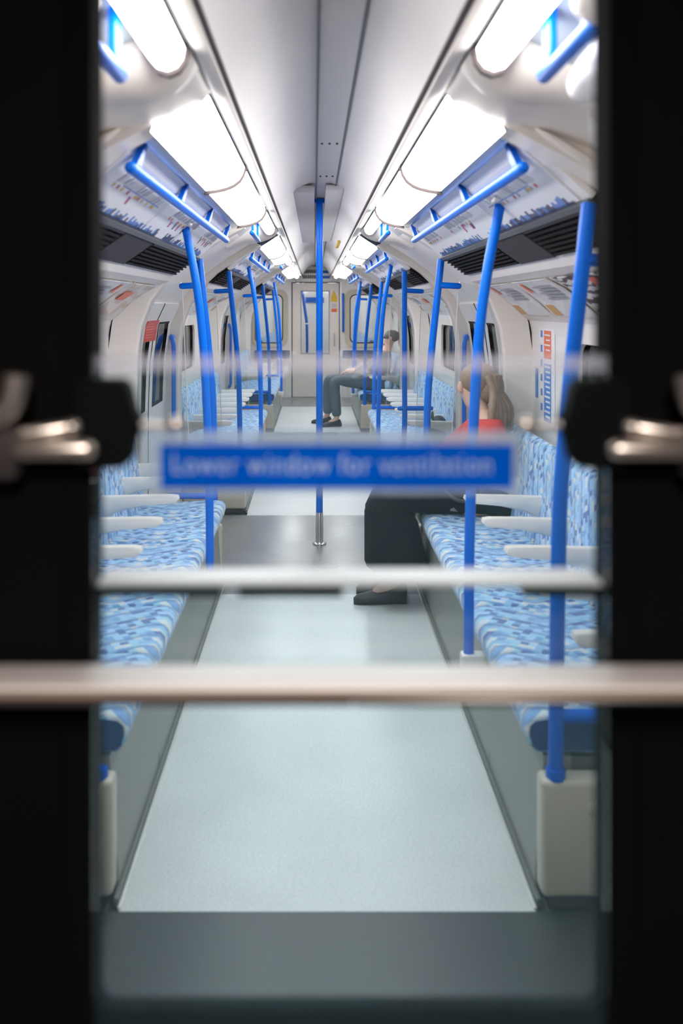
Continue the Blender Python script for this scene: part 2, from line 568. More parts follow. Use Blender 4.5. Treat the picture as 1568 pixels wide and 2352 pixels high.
wn = 0
for s in (1, -1):
    for a, c in ROWS.values():
        wn += 1
        w0, w1, wz0, wz1 = a + .62, c - .93, 0.90, 1.30
        wi = structure('window_%d' % wn)
        b = nb()
        o1 = rrect(w0 - .05, w1 + .05, wz0 - .04, wz1 + .04, .09)
        i1 = rrect(w0 + .015, w1 - .015, wz0 + .015, wz1 - .015, .07)
        loft(b, [[(s * 1.086, y, z) for y, z in o1], [(s * 1.09, y, z) for y, z in i1], [(s * 1.118, y, z) for y, z in i1]], True, False)
        loft(b, [[(s * 1.086, y, z) for y, z in o1], [(s * 1.099, y, z) for y, z in o1]], True, False)
        obj('window_frame', b, 'cream', wi)
        b = nb()
        i2 = rrect(w0 + .022, w1 - .022, wz0 + .022, wz1 - .022, .065)
        loft(b, [[(s * 1.112, y, z) for y, z in i1], [(s * 1.106, y, z) for y, z in i2], [(s * 1.12, y, z) for y, z in i2]], True, False)
        obj('gasket', b, 'rubber', wi)
        b = nb(); rbox(b, s * 1.118, s * 1.124, w0, w1, wz0, wz1); obj('pane', b, 'pane', wi)

# lining of the tunnel outside, seen dimly through the side windows
for s, nm in ((1, 'wall_tunnel_right'), (-1, 'wall_tunnel_left')):
    b = nb(); rbox(b, s * 1.5, s * 1.56, 1.2, Y1 + .5, -.4, 2.6)
    obj(nm, b, 'tunnel', kind='structure')

# ribs (standback bulkheads) at both ends of every seat row
for s in (1, -1):
    for a, c in ROWS.values():
        for y0, y1 in ((a - .15, a), (c, c + .15)):
            n += 1
            b = nb()
            back = [(p[0] + .10 + .05 * min(1, max(0, (1.8 - p[1]) / .4)), p[1] + .06 * min(1, max(0.3, (p[1] - 1.2) / .4))) for p in RIBP]
            ring0 = RIBP + list(reversed(back))
            inn = offset2(RIBP, .012)
            ring1 = inn + list(reversed(back))
            loft(b, [[(s * x, y0, z) for x, z in ring1], [(s * x, y0 + .012, z) for x, z in ring0], [(s * x, y1 - .012, z) for x, z in ring0],
                     [(s * x, y1, z) for x, z in ring1]])
            obj('trim_%d' % n, b, 'cream', kind='structure')

# moulded bulkheads where a vestibule lamp ends (ledge with a rolled lip, recess, scallop)
def bulkhead(s, y, big):
    t = structure('trim_%d' % n)
    b = nb()
    # ledge soffit: from lamp end out to the rib, rolled lip towards the seats
    xs = [(.262, 1.918), (.285, 1.885), (.31, 1.862), (.345, 1.846), (.40, 1.84), (.48, 1.836), (.56, 1.80)]
    up = [(.262, 1.93), (.29, 1.925), (.33, 1.92), (.37, 1.918), (.42, 1.905), (.49, 1.868), (.58, 1.812)]
    secs = [(y, 0.0), (y + .02, .55), (y + .06, .9), (y + .12, 1.0), (y + .14, .92), (y + .15, .6), (y + .15, .25)]
    rings = []
    for yy, k in secs:
        lo_ = [(u[0] + (l[0] - u[0]) * k, u[1] + (l[1] - u[1]) * k) for l, u in zip(xs, up)]
        top = [(x + .01, z + .03) for x, z in reversed(up)]
        rings.append([(s * x, yy, z) for x, z in lo_ + top])
    loft(b, rings)
    obj('ledge', b, 'cream', t)
    # sloping soffit between ledge and rib
    b = nb()
    e = y + .38
    up2 = [(.262, 1.925), (.275, 1.903), (.30, 1.893), (.36, 1.886), (.42, 1.88), (.49, 1.856), (.60, 1.806)]
    loft(b, [[(s * x, y + .10, z) for x, z in up2] + [(s * (x + .01), y + .10, z + .04) for x, z in reversed(up2)],
             [(s * x, e, z) for x, z in [(.262, 1.925), (.28, 1.90), (.32, 1.875), (.36, 1.86), (.42, 1.848), (.49, 1.836), (.60, 1.79)]] +
             [(s * (x + .01), e, z + .05) for x, z in reversed([(.262, 1.925), (.28, 1.90), (.32, 1.875), (.36, 1.86), (.42, 1.848), (.49, 1.836), (.60, 1.79)])]])
    obj('soffit', b, 'cream', t)
    return t
for s in (1, -1):
    for i, y in enumerate((1.87, 6.06, 10.5)):
        n += 1
        bulkhead(s, y, i == 0)

# added lips whose shadow stands in for an oval recess; then end walls
for s in (1, -1):
    b = nb()
    rt = Matrix.Rotation(s * math.radians(32), 3, 'Y')
    ball(b, Vector((s * .535, 2.25, 1.797)), .085, .026, .010, 18, 10, rt)
    n += 1
    obj('trim_%d' % n, b, 'cream', kind='structure', smooth=180)
wf = structure('wall_far')
b = nb()
rbox(b, -1.2, -.99, Y1, Y1 + .05, 0, 2.2)
rbox(b, .99, 1.2, Y1, Y1 + .05, 0, 2.2)
for s in (1, -1):
    rbox(b, s * .395, s * .535, Y1, Y1 + .05, 0, 2.2)
    rbox(b, s * .535, s * .99, Y1, Y1 + .05, 0, .86)
    rbox(b, s * .535, s * .99, Y1, Y1 + .05, 1.64, 2.2)
rbox(b, -.395, .395, Y1, Y1 + .05, 1.835, 2.2)
obj('wall_panel', b, 'white', wf)
b = nb(); rbox(b, -.33, .33, Y1 - .035, Y1, 1.84, 2.09, .02); obj('header_box', b, 'white', wf)
for s in (1, -1):
    b = nb(); rbox(b, s * .42, s * .98, Y1 - .05, Y1, 0.62, .75, .015)
    obj('bolster_pad', b, 'seatdark', wf, label='grey-blue padded strip')
    b = nb()
    for k in range(3):
        x = s * (.50 + .14 * k)
        rbox(b, x - .002, x + .002, Y1 - .004, Y1, 0.02, .62)
    obj('panel_joint', b, 'grey', wf)
for s in (1, -1):
    wn += 1
    wi = structure('window_%d' % wn)
    o1 = rrect(min(s * .45, s * 1.02), max(s * .45, s * 1.02), .80, 1.72, .14)
    i1 = rrect(min(s * .53, s * .98), max(s * .53, s * .98), .86, 1.64, .09)
    i2 = rrect(min(s * .545, s * .965), max(s * .545, s * .965), .875, 1.625, .08)
    b = nb(); loft(b, [[(x, Y1 - .002, z) for x, z in o1], [(x, Y1 - .02, z) for x, z in o1], [(x, Y1 - .006, z) for x, z in i1], [(x, Y1 + .05, z) for x, z in i1]], True, False)
    obj('window_frame', b, 'box', wi)
    b = nb(); loft(b, [[(x, Y1 - .004, z) for x, z in i1], [(x, Y1 - .008, z) for x, z in i2], [(x, Y1 + .03, z) for x, z in i2]], True, False)
    obj('gasket', b, 'rubber', wi)
    b = nb(); rbox(b, s * .53, s * .98, Y1 + .03, Y1 + .036, .86, 1.64); obj('pane', b, 'screen', wi)

# far end door
d2 = structure('door_2', (0, Y1, 0))
b = nb()
rbox(b, -.38, -.24, Y1, Y1 + .04, .01, 1.82); rbox(b, .20, .36, Y1, Y1 + .04, .01, 1.82)
rbox(b, -.24, .20, Y1, Y1 + .04, .01, .70); rbox(b, -.24, .20, Y1, Y1 + .04, 1.69, 1.82)
obj('door_leaf', b, 'cream', d2)
b = nb()
rbox(b, -.394, -.381, Y1 - .006, Y1 + .03, 0, 1.83); rbox(b, .361, .374, Y1 - .006, Y1 + .03, 0, 1.83); rbox(b, -.394, .374, Y1 - .006, Y1 + .03, 1.822, 1.834)
obj('door_gap', b, 'rubber', d2)
b = nb()
for a_ in ((-.25, -.236, .69, 1.70), (.196, .21, .69, 1.70)):
    rbox(b, a_[0], a_[1], Y1 - .008, Y1 + .02, a_[2], a_[3])
rbox(b, -.25, .21, Y1 - .008, Y1 + .02, .69, .704); rbox(b, -.25, .21, Y1 - .008, Y1 + .02, 1.686, 1.70)
obj('window_frame', b, 'grey', d2)
b = nb(); rbox(b, -.236, .196, Y1 + .01, Y1 + .016, .704, 1.686); obj('pane', b, 'screen', d2)
b = nb(); rbox(b, -.236, .196, Y1 - .004, Y1 + .012, 1.165, 1.185); obj('transom', b, 'trim', d2)
b = nb(); tube(b, [(.285, Y1 - .005, 1.02), (.285, Y1 - .04, 1.0), (.285, Y1 - .04, .84), (.285, Y1 - .005, .82)], .009); obj('handle', b, 'chrome', d2)

# ------------------------------------------------------------------ ceiling lamps (real luminaires: glowing diffusers)
BAYD = [(.270, 1.918), (.277, 1.895), (.290, 1.875), (.310, 1.860), (.335, 1.850), (.365, 1.843), (.402, 1.838)]
VESD = [(.268, 1.915), (.272, 1.895), (.283, 1.880), (.300, 1.873), (.318, 1.878), (.333, 1.895), (.346, 1.920)]
def diffuser(prof, y0, y1, s, r=0.03):
    """lamp cover: solid of the profile with a rounded far end"""
    b = nb()
    top = [(prof[0][0] + .004, prof[0][1] + .012), (prof[-1][0] - .004, prof[-1][1] + .012)]
    cx = sum(p[0] for p in prof) / len(prof); cz = max(p[1] for p in prof) + .005
    def ring(k):
        return [(cx + (x - cx) * k, cz + (z - cz) * k) for x, z in prof + [top[1], top[0]]]
    rings = []
    for yy, k in ((y0, .97), (y0 + .004, 1), (y1 - r * .6, 1), (y1 - r * .2, .97), (y1, .88)):
        rings.append([(s * x, yy, z) for x, z in ring(k)])
    m_ = len(prof) + 2
    for q, f in enumerate(loft(b, rings)):
        if q % m_ >= len(prof) - 1: f.material_index = 1
    return b
def endcap(prof, y, s, k=1.03, t=.012):
    b = nb()
    cx = sum(p[0] for p in prof) / len(prof); cz = max(p[1] for p in prof) + .005
    rg = [(cx + (x - cx) * k, cz + (z - cz) * k) for x, z in prof] + [(prof[-1][0], prof[-1][1] + .014), (prof[0][0], prof[0][1] + .014)]
    loft(b, [[(s * x, y, z) for x, z in rg], [(s * x, y + t, z) for x, z in rg]])
    return b
UNITS = [('v', .92, 1.85), ('b', 2.27, 3.45), ('b', 3.47, 4.92), ('v', 5.06, 6.04), ('b', 6.86, 8.32), ('b', 8.34, 9.52), ('v', 9.62, 10.48), ('b', 11.46, 12.9),
         ('b', 12.92, 14.1), ('v', 14.4, 15.3)]
for s in (1, -1):
    for i, (k, a, c) in enumerate(UNITS):
        pr = VESD if k == 'v' else BAYD
        t = thing('ceiling_light', 'glowing white ceiling light along the %s-hand side, %s from the near door' % (SIDE[s], ORD[i]), 'light',
                  (s * .33, (a + c) / 2, 1.9), 'ceiling lights of the carriage')
        obj('diffuser', diffuser(pr, a, c, s), ['lamp', 'lampend'], t)
        obj('end_ring', endcap(pr, c + .002, s, 1.13, .020), 'groove', t, label='thin dark end ring')

# ------------------------------------------------------------------ blue ceiling handrails
for s in (1, -1):
    for rn, (a, c) in ROWS.items():
        t = thing('ceiling_handrail', 'long blue overhead handrail above the %s row of seats on the %s' % (rn, SIDE[s]), 'handrail', (s * .475, (a + c) / 2, 1.78),
                  'long overhead handrails')
        b = nb(); rod(b, (s * .475, a + .01, 1.778), (s * .475, c - .12, 1.778), .0155); obj('rail', b, 'blue', t)
        for k in range(4):
            y = a + .09 + (c - a - .3) * k / 3
            b = nb()
            loft(b, [[(s * .475 + dx, y - .03, 1.79) for dx in (-.009, .009)] + [(s * .475 + dx, y + .03, 1.79) for dx in (.009, -.009)],
                     [(s * .462 + dx, y + .035, 1.852) for dx in (-.009, .009)] + [(s * .462 + dx, y + .06, 1.852) for dx in (.009, -.009)]])
            obj('bracket', b, 'blue', t)
for s in (1, -1):
    for i, (a, c) in enumerate(((1.335, 1.74), (5.36, 6.0), (9.9, 10.45))):
        t = thing('ceiling_handrail', 'short blue overhead handrail on the %s in the %s doorway area from the near door' % (SIDE[s], ORD[i]), 'handrail',
                  (s * .365, (a + c) / 2, 1.835), 'short overhead handrails')
        b = nb(); rod(b, (s * .365, a, 1.838), (s * .365, c, 1.838), .0135); obj('rail', b, 'blue', t)
        for y in (a + .1, c - .06):
            b = nb(); rbox(b, s * .365 - .007, s * .365 + .007, y - .025, y + .025, 1.845, 1.945, .003); obj('bracket', b, 'blue', t)

# moulded header housings over the near doorway (top right of the view)
for s in (1, -1):
    b = nb()
    rings = []
    for y, k in ((1.44, .5), (1.45, .85), (1.48, 1.0), (1.60, 1.0), (1.72, .92), (1.79, .7), (1.82, .35)):
        rings.append([(s * (.455 + math.cos(q * 2 * PI / 18) * .05 * k), y, 1.835 + math.sin(q * 2 * PI / 18) * .046 * k) for q in range(18)])
    loft(b, rings)
    tag(obj('header_housing', b, 'white'), 'rounded white housing beside the short overhead handrail, upper %s of the view' % SIDE[s], 'housing')
    b = nb()
    rings = []
    for y, k in ((1.00, .5), (1.02, .85), (1.06, 1.0), (1.26, 1.0), (1.31, .9), (1.34, .6)):
        rings.append([(s * (.352 + math.cos(q * 2 * PI / 18) * .052 * k), y, 1.838 + math.sin(q * 2 * PI / 18) * .036 * k) for q in range(18)])
    loft(b, rings)
    tag(obj('header_housing', b, 'cream'), 'bulging cream ceiling moulding nearest the door, topmost %s corner of the view' % SIDE[s], 'housing')

# ------------------------------------------------------------------ grab poles
ENDP = [(.55, .30), (.553, .61), (.560, .95), (.573, 1.13), (.587, 1.28), (.602, 1.42), (.616, 1.55), (.63, 1.69)]
MIDP = [(.455, .345), (.457, .67), (.467, 1.0), (.487, 1.34), (.515, 1.56), (.556, 1.772)]
def end_pole(s, y, label, low=.455, straight=False, out=0.0):
    t = thing('grab_pole', label, 'pole', (s * .55, y, .30), 'blue poles at the seat row ends')
    pr = [((x if not straight else .60 - .02 * (z < .5)) + out * max(0, min(1, (1.7 - z) / .5)), z) for x, z in ENDP]
    b = nb(); tube(b, smooth_path([(s * x, y, z) for x, z in pr]), .0185, 16); obj('pole', b, 'blue', t)
    b = nb(); rod(b, (s * .60, y, 1.555), (s * .735, y, 1.548), .0165); obj('upper_stub', b, 'blue', t)
    b = nb(); rod(b, (s * .55, y, low), (s * .80, y, low), .0165); obj('lower_stub', b, 'blue', t)
    b = nb(); tube(b, [(s * .55, y, .305), (s * .55, y, .312), (s * .55, y, .33)], .024, 16); obj('base_collar', b, 'blue', t)
    # draught screen of clear glass behind the pole
    g = [(.675, .47), (.70, 1.0), (.715, 1.40), (.725, 1.57), (.80, 1.555), (.88, 1.44), (.93, 1.3), (.945, 1.15), (.95, .85), (.945, .47)]
    b = nb(); loft(b, [[(s * x, y - .003, z) for x, z in g], [(s * x, y + .003, z) for x, z in g]])
    tag(obj('glass_screen', b, 'screen', smooth=0), 'clear glass draught screen ' + label.replace('blue grab pole ', ''), 'screen', 'draught screens')
    b = nb(); tube(b, [(s * (x - .003), y, z) for x, z in g[:4]], .0022, 6)
    obj('edge_strip', b, 'trim', t)
def mid_pole(s, y, label):
    t = thing('grab_pole', label, 'pole', (s * .455, y, .34), 'blue poles in front of the seats')
    b = nb(); tube(b, smooth_path([(s * x, y, z) for x, z in MIDP]), .0165, 16); obj('pole', b, 'blue', t)
    b = nb(); rbox(b, s * .43, s * .515, y - .028, y + .028, .30, .352, .008); obj('base_bracket', b, 'arm', t, label='cream base bracket')
    b = nb(); rbox(b, s * .53, s * .585, y - .03, y + .03, 1.765, 1.785, .006); obj('top_bracket', b, 'arm', t, label='cream top bracket')
for s in (1, -1):
    for rn, (a, c) in ROWS.items():
        end_pole(s, a + .01, 'blue grab pole at the near end of the %s seat row on the %s' % (rn, SIDE[s]), .73 if (rn == 'middle' and s == 1) else .455,
                 rn == 'middle' and s == 1, .035 if (s == -1 and rn == 'nearest') else 0.0)
        end_pole(s, c + .02, 'blue grab pole at the far end of the %s seat row on the %s' % (rn, SIDE[s]))
for s, y, rn in ((1, 3.15, 'nearest'), (-1, 4.07, 'nearest'), (1, 7.62, 'middle'), (-1, 7.95, 'middle'), (1, 12.6, 'farthest'), (-1, 12.9, 'farthest')):
    mid_pole(s, y, 'leaning blue pole in front of the %s row of seats on the %s' % (rn, SIDE[s]))
# centre pole
t = thing('grab_pole', 'upright blue pole in the middle of the dark floor, grey sleeve at its foot', 'pole', (0, 6.08, 0))
b = nb(); tube(b, [(0, 6.08, .18), (0, 6.08, 2.085)], .0205, 20); obj('pole', b, 'blue', t)
b = nb(); tube(b, [(0, 6.08, .0), (0, 6.08, .01), (0, 6.08, .19), (0, 6.08, .20)], .024, 20, [.024, .0235, .022, .018]); obj('sleeve', b, 'chrome', t, label='grey metal sleeve')
b = nb(); tube(b, [(0, 6.08, 0.0), (0, 6.08, .008), (0, 6.08, .014)], .04, 24, [.042, .042, .028]); obj('base_flange', b, 'chrome', t, label='grey metal flange')
b = nb(); tube(b, [(0, 6.08, 2.07), (0, 6.08, 2.094)], .04, 24); obj('top_flange', b, 'blue', t)

# bent blue grab rails beside the side doors
for s in (1, -1):
    for i, (y, vn) in enumerate(((6.82, 'nearest'), (11.42, 'second'))):
        b = nb()
        tube(b, smooth_path([(s * 1.0, y + .03, 1.235), (s * 1.0, y - .03, 1.238), (s * .985, y - .055, 1.205), (s * .98, y - .06, 1.12), (s * .98, y - .06, .9), (s * .98, y - .06, .62),
                 (s * .985, y - .055, .56), (s * 1.0, y - .03, .53), (s * 1.0, y + .03, .53)]), .0155, 12)
        tag(obj('door_grab_rail', b, 'blue'), 'bent blue grab rail beside the %s pair of side doors on the %s' % (vn, SIDE[s]), 'rail', 'bent rails by the doors')
b = nb(); rod(b, (.425, Y1 - .045, 1.66), (.425, Y1 - .045, 1.04), .0165)
tube(b, [(.425, Y1 - .045, 1.62), (.425, Y1, 1.62)], .01); tube(b, [(.425, Y1 - .045, 1.08), (.425, Y1, 1.08)], .01)
tag(obj('wall_grab_rail', b, 'blue'), 'straight blue upright rail on the far end wall, right of the door', 'rail')

# ------------------------------------------------------------------ side doors (two sliding leaves at each middle doorway)
dn = 2
DP = [(1.005, 1.325), (1.025, 1.22), (1.035, 1.10), (1.04, .95)]
def dx(z):
    P = [(.93, 1.48), (1.003, 1.325), (1.033, 1.10), (1.043, .8), (1.043, 0)]
    for (xa, za), (xb, zb) in zip(P, P[1:]):
        if zb <= z <= za:
            return xa + (xb - xa) * (za - z) / (za - zb)
    return P[-1][0]
for s in (1, -1):
    for a, c in VEST[1:3]:
        mid = (a + c) / 2
        for y0, y1 in ((a + .22, mid - .004), (mid + .004, c - .22)):
            dn += 1
            d = structure('door_%d' % dn, (s * 1.04, (y0 + y1) / 2, 0))
            b = nb()
            def col(ya, yb, zs):
                pr = [(dx(z), z) for z in zs]
                strip(b, pr, ya, yb, .02, s)
            full = [1.46, 1.4, 1.325, 1.2, 1.1, .95, .8, .02]
            wa, wb = y0 + .13, y1 - .13
            col(y0, wa, full); col(wb, y1, full)
            col(wa, wb, [1.46, 1.4, 1.34]); col(wa, wb, [.82, .6, .02])
            obj('door_leaf', b, 'white', d)
            b = nb(); strip(b, [(dx(z) + .008, z) for z in (1.34, 1.325, 1.2, 1.1, .95, .82)], wa, wb, .006, s); obj('pane', b, 'pane', d)
            b = nb()
            for ya, yb in ((wa - .003, wa + .006), (wb - .006, wb + .003)):
                strip(b, [(dx(z) - .003, z) for z in (1.344, 1.325, 1.2, 1.1, .95, .817)], ya, yb, .012, s)
            strip(b, [(dx(z) - .003, z) for z in (1.344, 1.333)], wa, wb, .012, s); strip(b, [(dx(z) - .003, z) for z in (.827, .817)], wa, wb, .012, s)
            obj('gasket', b, 'rubber', d)
            b = nb()
            ye = y1 if y1 < mid + .001 else y0
            strip(b, [(dx(z) - .002, z) for z in full], ye - .006, ye + .006, .01, s); obj('edge_seal', b, 'rubber', d)

# ------------------------------------------------------------------ seats
PITCH = 0.4585
def make_seat(s):
    t = thing('seat', 'x', 'seat', (s * .72, 0, .33))
    # cushion: rounded block, front edge rolled under
    b = nb()
    pr = [(.515, .345), (.497, .365), (.490, .395), (.492, .418), (.506, .434), (.54, .440), (.70, .432), (.93, .428), (.94, .40), (.94, .34)]
    ys = [(-.226, .86), (-.222, .95), (-.212, 1.0), (.212, 1.0), (.222, .95), (.226, .86)]
    cx, cz = .72, .38
    loft(b, [[(s * (cx + (x - cx) * (1 - (1 - k) * .18)), y, cz + (z - cz) * k) for x, z in pr] for y, k in ys])
    c_ = obj('cushion', b, 'seat', t)
    b = nb()
    for y in (-.2275, .2275):
        loft(b, [[(s * (cx + (x - cx) * .97), y - .002, cz + (z - cz) * .8) for x, z in pr], [(s * (cx + (x - cx) * .97), y + .002, cz + (z - cz) * .8) for x, z in pr]])
    obj('piping', b, 'seatdark', c_)
    # backrest, leaning against the wall
    b = nb()
    pr = [(.905, .43), (.925, .55), (.955, .72), (.972, .815), (.985, .832), (1.005, .838), (1.03, .825), (1.03, .43)]
    cx, cz = 1.0, .63
    loft(b, [[(s * (cx + (x - cx) * k), y, cz + (z - cz) * (1 - (1 - k) * .25)) for x, z in pr] for y, k in ((-.226, .75), (-.222, .9), (-.210, 1), (.210, 1), (.222, .9), (.226, .75))])
    obj('backrest', b, 'seat', t)
    return t
def make_arm(s, y):
    """cream armrest fin, thick at the back, tapering to a blunt tip"""
    b = nb()
    top = [(.612, .634), (.64, .637), (.75, .636), (.90, .632), (.98, .630)]
    bot = [(.98, .50), (.93, .535), (.86, .568), (.76, .590), (.66, .600), (.62, .606), (.608, .620)]
    pr = top + bot
    cx, cz = .8, .60
    loft(b, [[(s * (cx + (x - cx) * (1 - (1 - k) * .1)), yy, cz + (z - cz) * k) for x, z in pr] for yy, k in
             ((y - .024, .7), (y - .018, .95), (y - .010, 1), (y + .010, 1), (y + .018, .95), (y + .024, .7))])
    return b
for s in (1, -1):
    base = make_seat(s)
    first = True
    for rn, (a, c) in ROWS.items():
        for k in range(6):
            y = a + .055 + PITCH * (k + .5) - .0
            lab = 'blue patterned seat on the %s, %s from the near end of the %s row' % (SIDE[s], ORD[k], rn)
            if first:
                o = base
                o.location = (s * .72, y, .33)
                o['label'] = lab
                first = False
            else:
                o = copy_tree(base, (s * .72, y, .33), lab)
            o['group'] = 'seats of the %s row on the %s' % (rn, SIDE[s])
    for rn, (a, c) in ROWS.items():
        arm0 = None
        for k in range(7):
            y = a + .055 + PITCH * k
            lab = 'cream armrest on the %s, %s from the near end of the %s seat row' % (SIDE[s], ORD[k], rn)
            if k == 0: y += .03
            if k == 6: y -= .03
            if arm0 is None:
                arm0 = tag(obj('armrest', make_arm(s, 0), 'arm'), lab, 'armrest', 'armrests of the %s row on the %s' % (rn, SIDE[s]))
                arm0.location.y = y
            else:
                o = arm0.copy(); COL.objects.link(o); o.location.y = y; o['label'] = lab
        # riser under the row, kick strip and metal floor edge
        rz = thing('seat_riser', 'grey panel below the %s row of seats on the %s' % (rn, SIDE[s]), 'panel', (s * .53, (a + c) / 2, 0), 'panels below the seats')
        b = nb(); loft(b, [[(s * x, y, z) for x, z in ((.512, .0), (.512, .06), (.533, .337), (.60, .337), (.60, 0))] for y in (a + .06, c - .02)]); obj('riser_panel', b, 'riser', rz)
        b = nb(); rbox(b, s * .500, s * .5135, a + .0, c, 0, .022, .003); obj('kick_strip', b, 'kick', rz)
        b = nb(); rbox(b, s * .493, s * .501, a - .01, c + .01, 0, .006, .001); obj('edge_strip', b, 'edge', rz)
        b = nb()
        for q in range(1, 4):
            y = a + (c - a) * q / 4
            rbox(b, s * .511, s * .516, y - .002, y + .002, .02, .06); 
        obj('panel_joint', b, 'kick', rz)
        b = nb(); rbox(b, s * .60, s * 1.05, a + .06, c - .02, .05, .335); obj('seat_pan', b, 'kick', rz)
        for yy, e in ((a - .015, 'near'), (c - .02, 'far')):
            bx = thing('seat_end_box', 'beige box closing the %s end of the %s row of seats on the %s' % (e, rn, SIDE[s]), 'box', (s * .73, yy, 0), 'beige boxes at the seat row ends')
            b = nb(); rbox(b, s * .512, s * .95, yy, yy + .07, .03, .31, .014, 3); obj('body', b, 'box', bx)
            b = nb(); rbox(b, s * .53, s * .95, yy + .012, yy + .06, .0, .035); obj('plinth', b, 'groove', bx, label='recessed plinth, shadow painted dark')  # near-black colour puts the shadow gap into the recessed plinth
            b = nb(); rbox(b, s * .62, s * .70, yy - .003, yy + .01, .225, .26, .006); obj('recess_cover', b, 'box', bx)

# ------------------------------------------------------------------ line maps, ventilation strip, posters
def seg_pt(seg, f, lift=0.0):
    (xa, za), (xb, zb) = seg
    l = math.hypot(xb - xa, zb - za)
    nx, nz = (zb - za) / l, -(xb - xa) / l          # towards the carriage
    return xa + (xb - xa) * f + nx * lift, za + (zb - za) * f + nz * lift
def plate(bm, seg, f0, f1, y0, y1, lift, th, s, mi=0, skew=0.0):
    """thin plate lying on the sloping panel; skew shifts its upper edge along the carriage"""
    pts = []
    for lf in (lift, lift + th):
        for f, y, sk in ((f0, y0, skew), (f0, y1, skew), (f1, y1, 0), (f1, y0, 0)):
            x, z = seg_pt(seg, f, lf)
            pts.append(bm.verts.new((s * x, y + sk, z)))
    for q in ((0, 1, 2, 3), (7, 6, 5, 4), (0, 4, 5, 1), (1, 5, 6, 2), (2, 6, 7, 3), (3, 7, 4, 0)):
        f = bm.faces.new([pts[i] for i in q]); f.material_index = mi
PM = ['printblue', 'grey', 'magenta', 'navy', 'amber', 'red', 'tan']
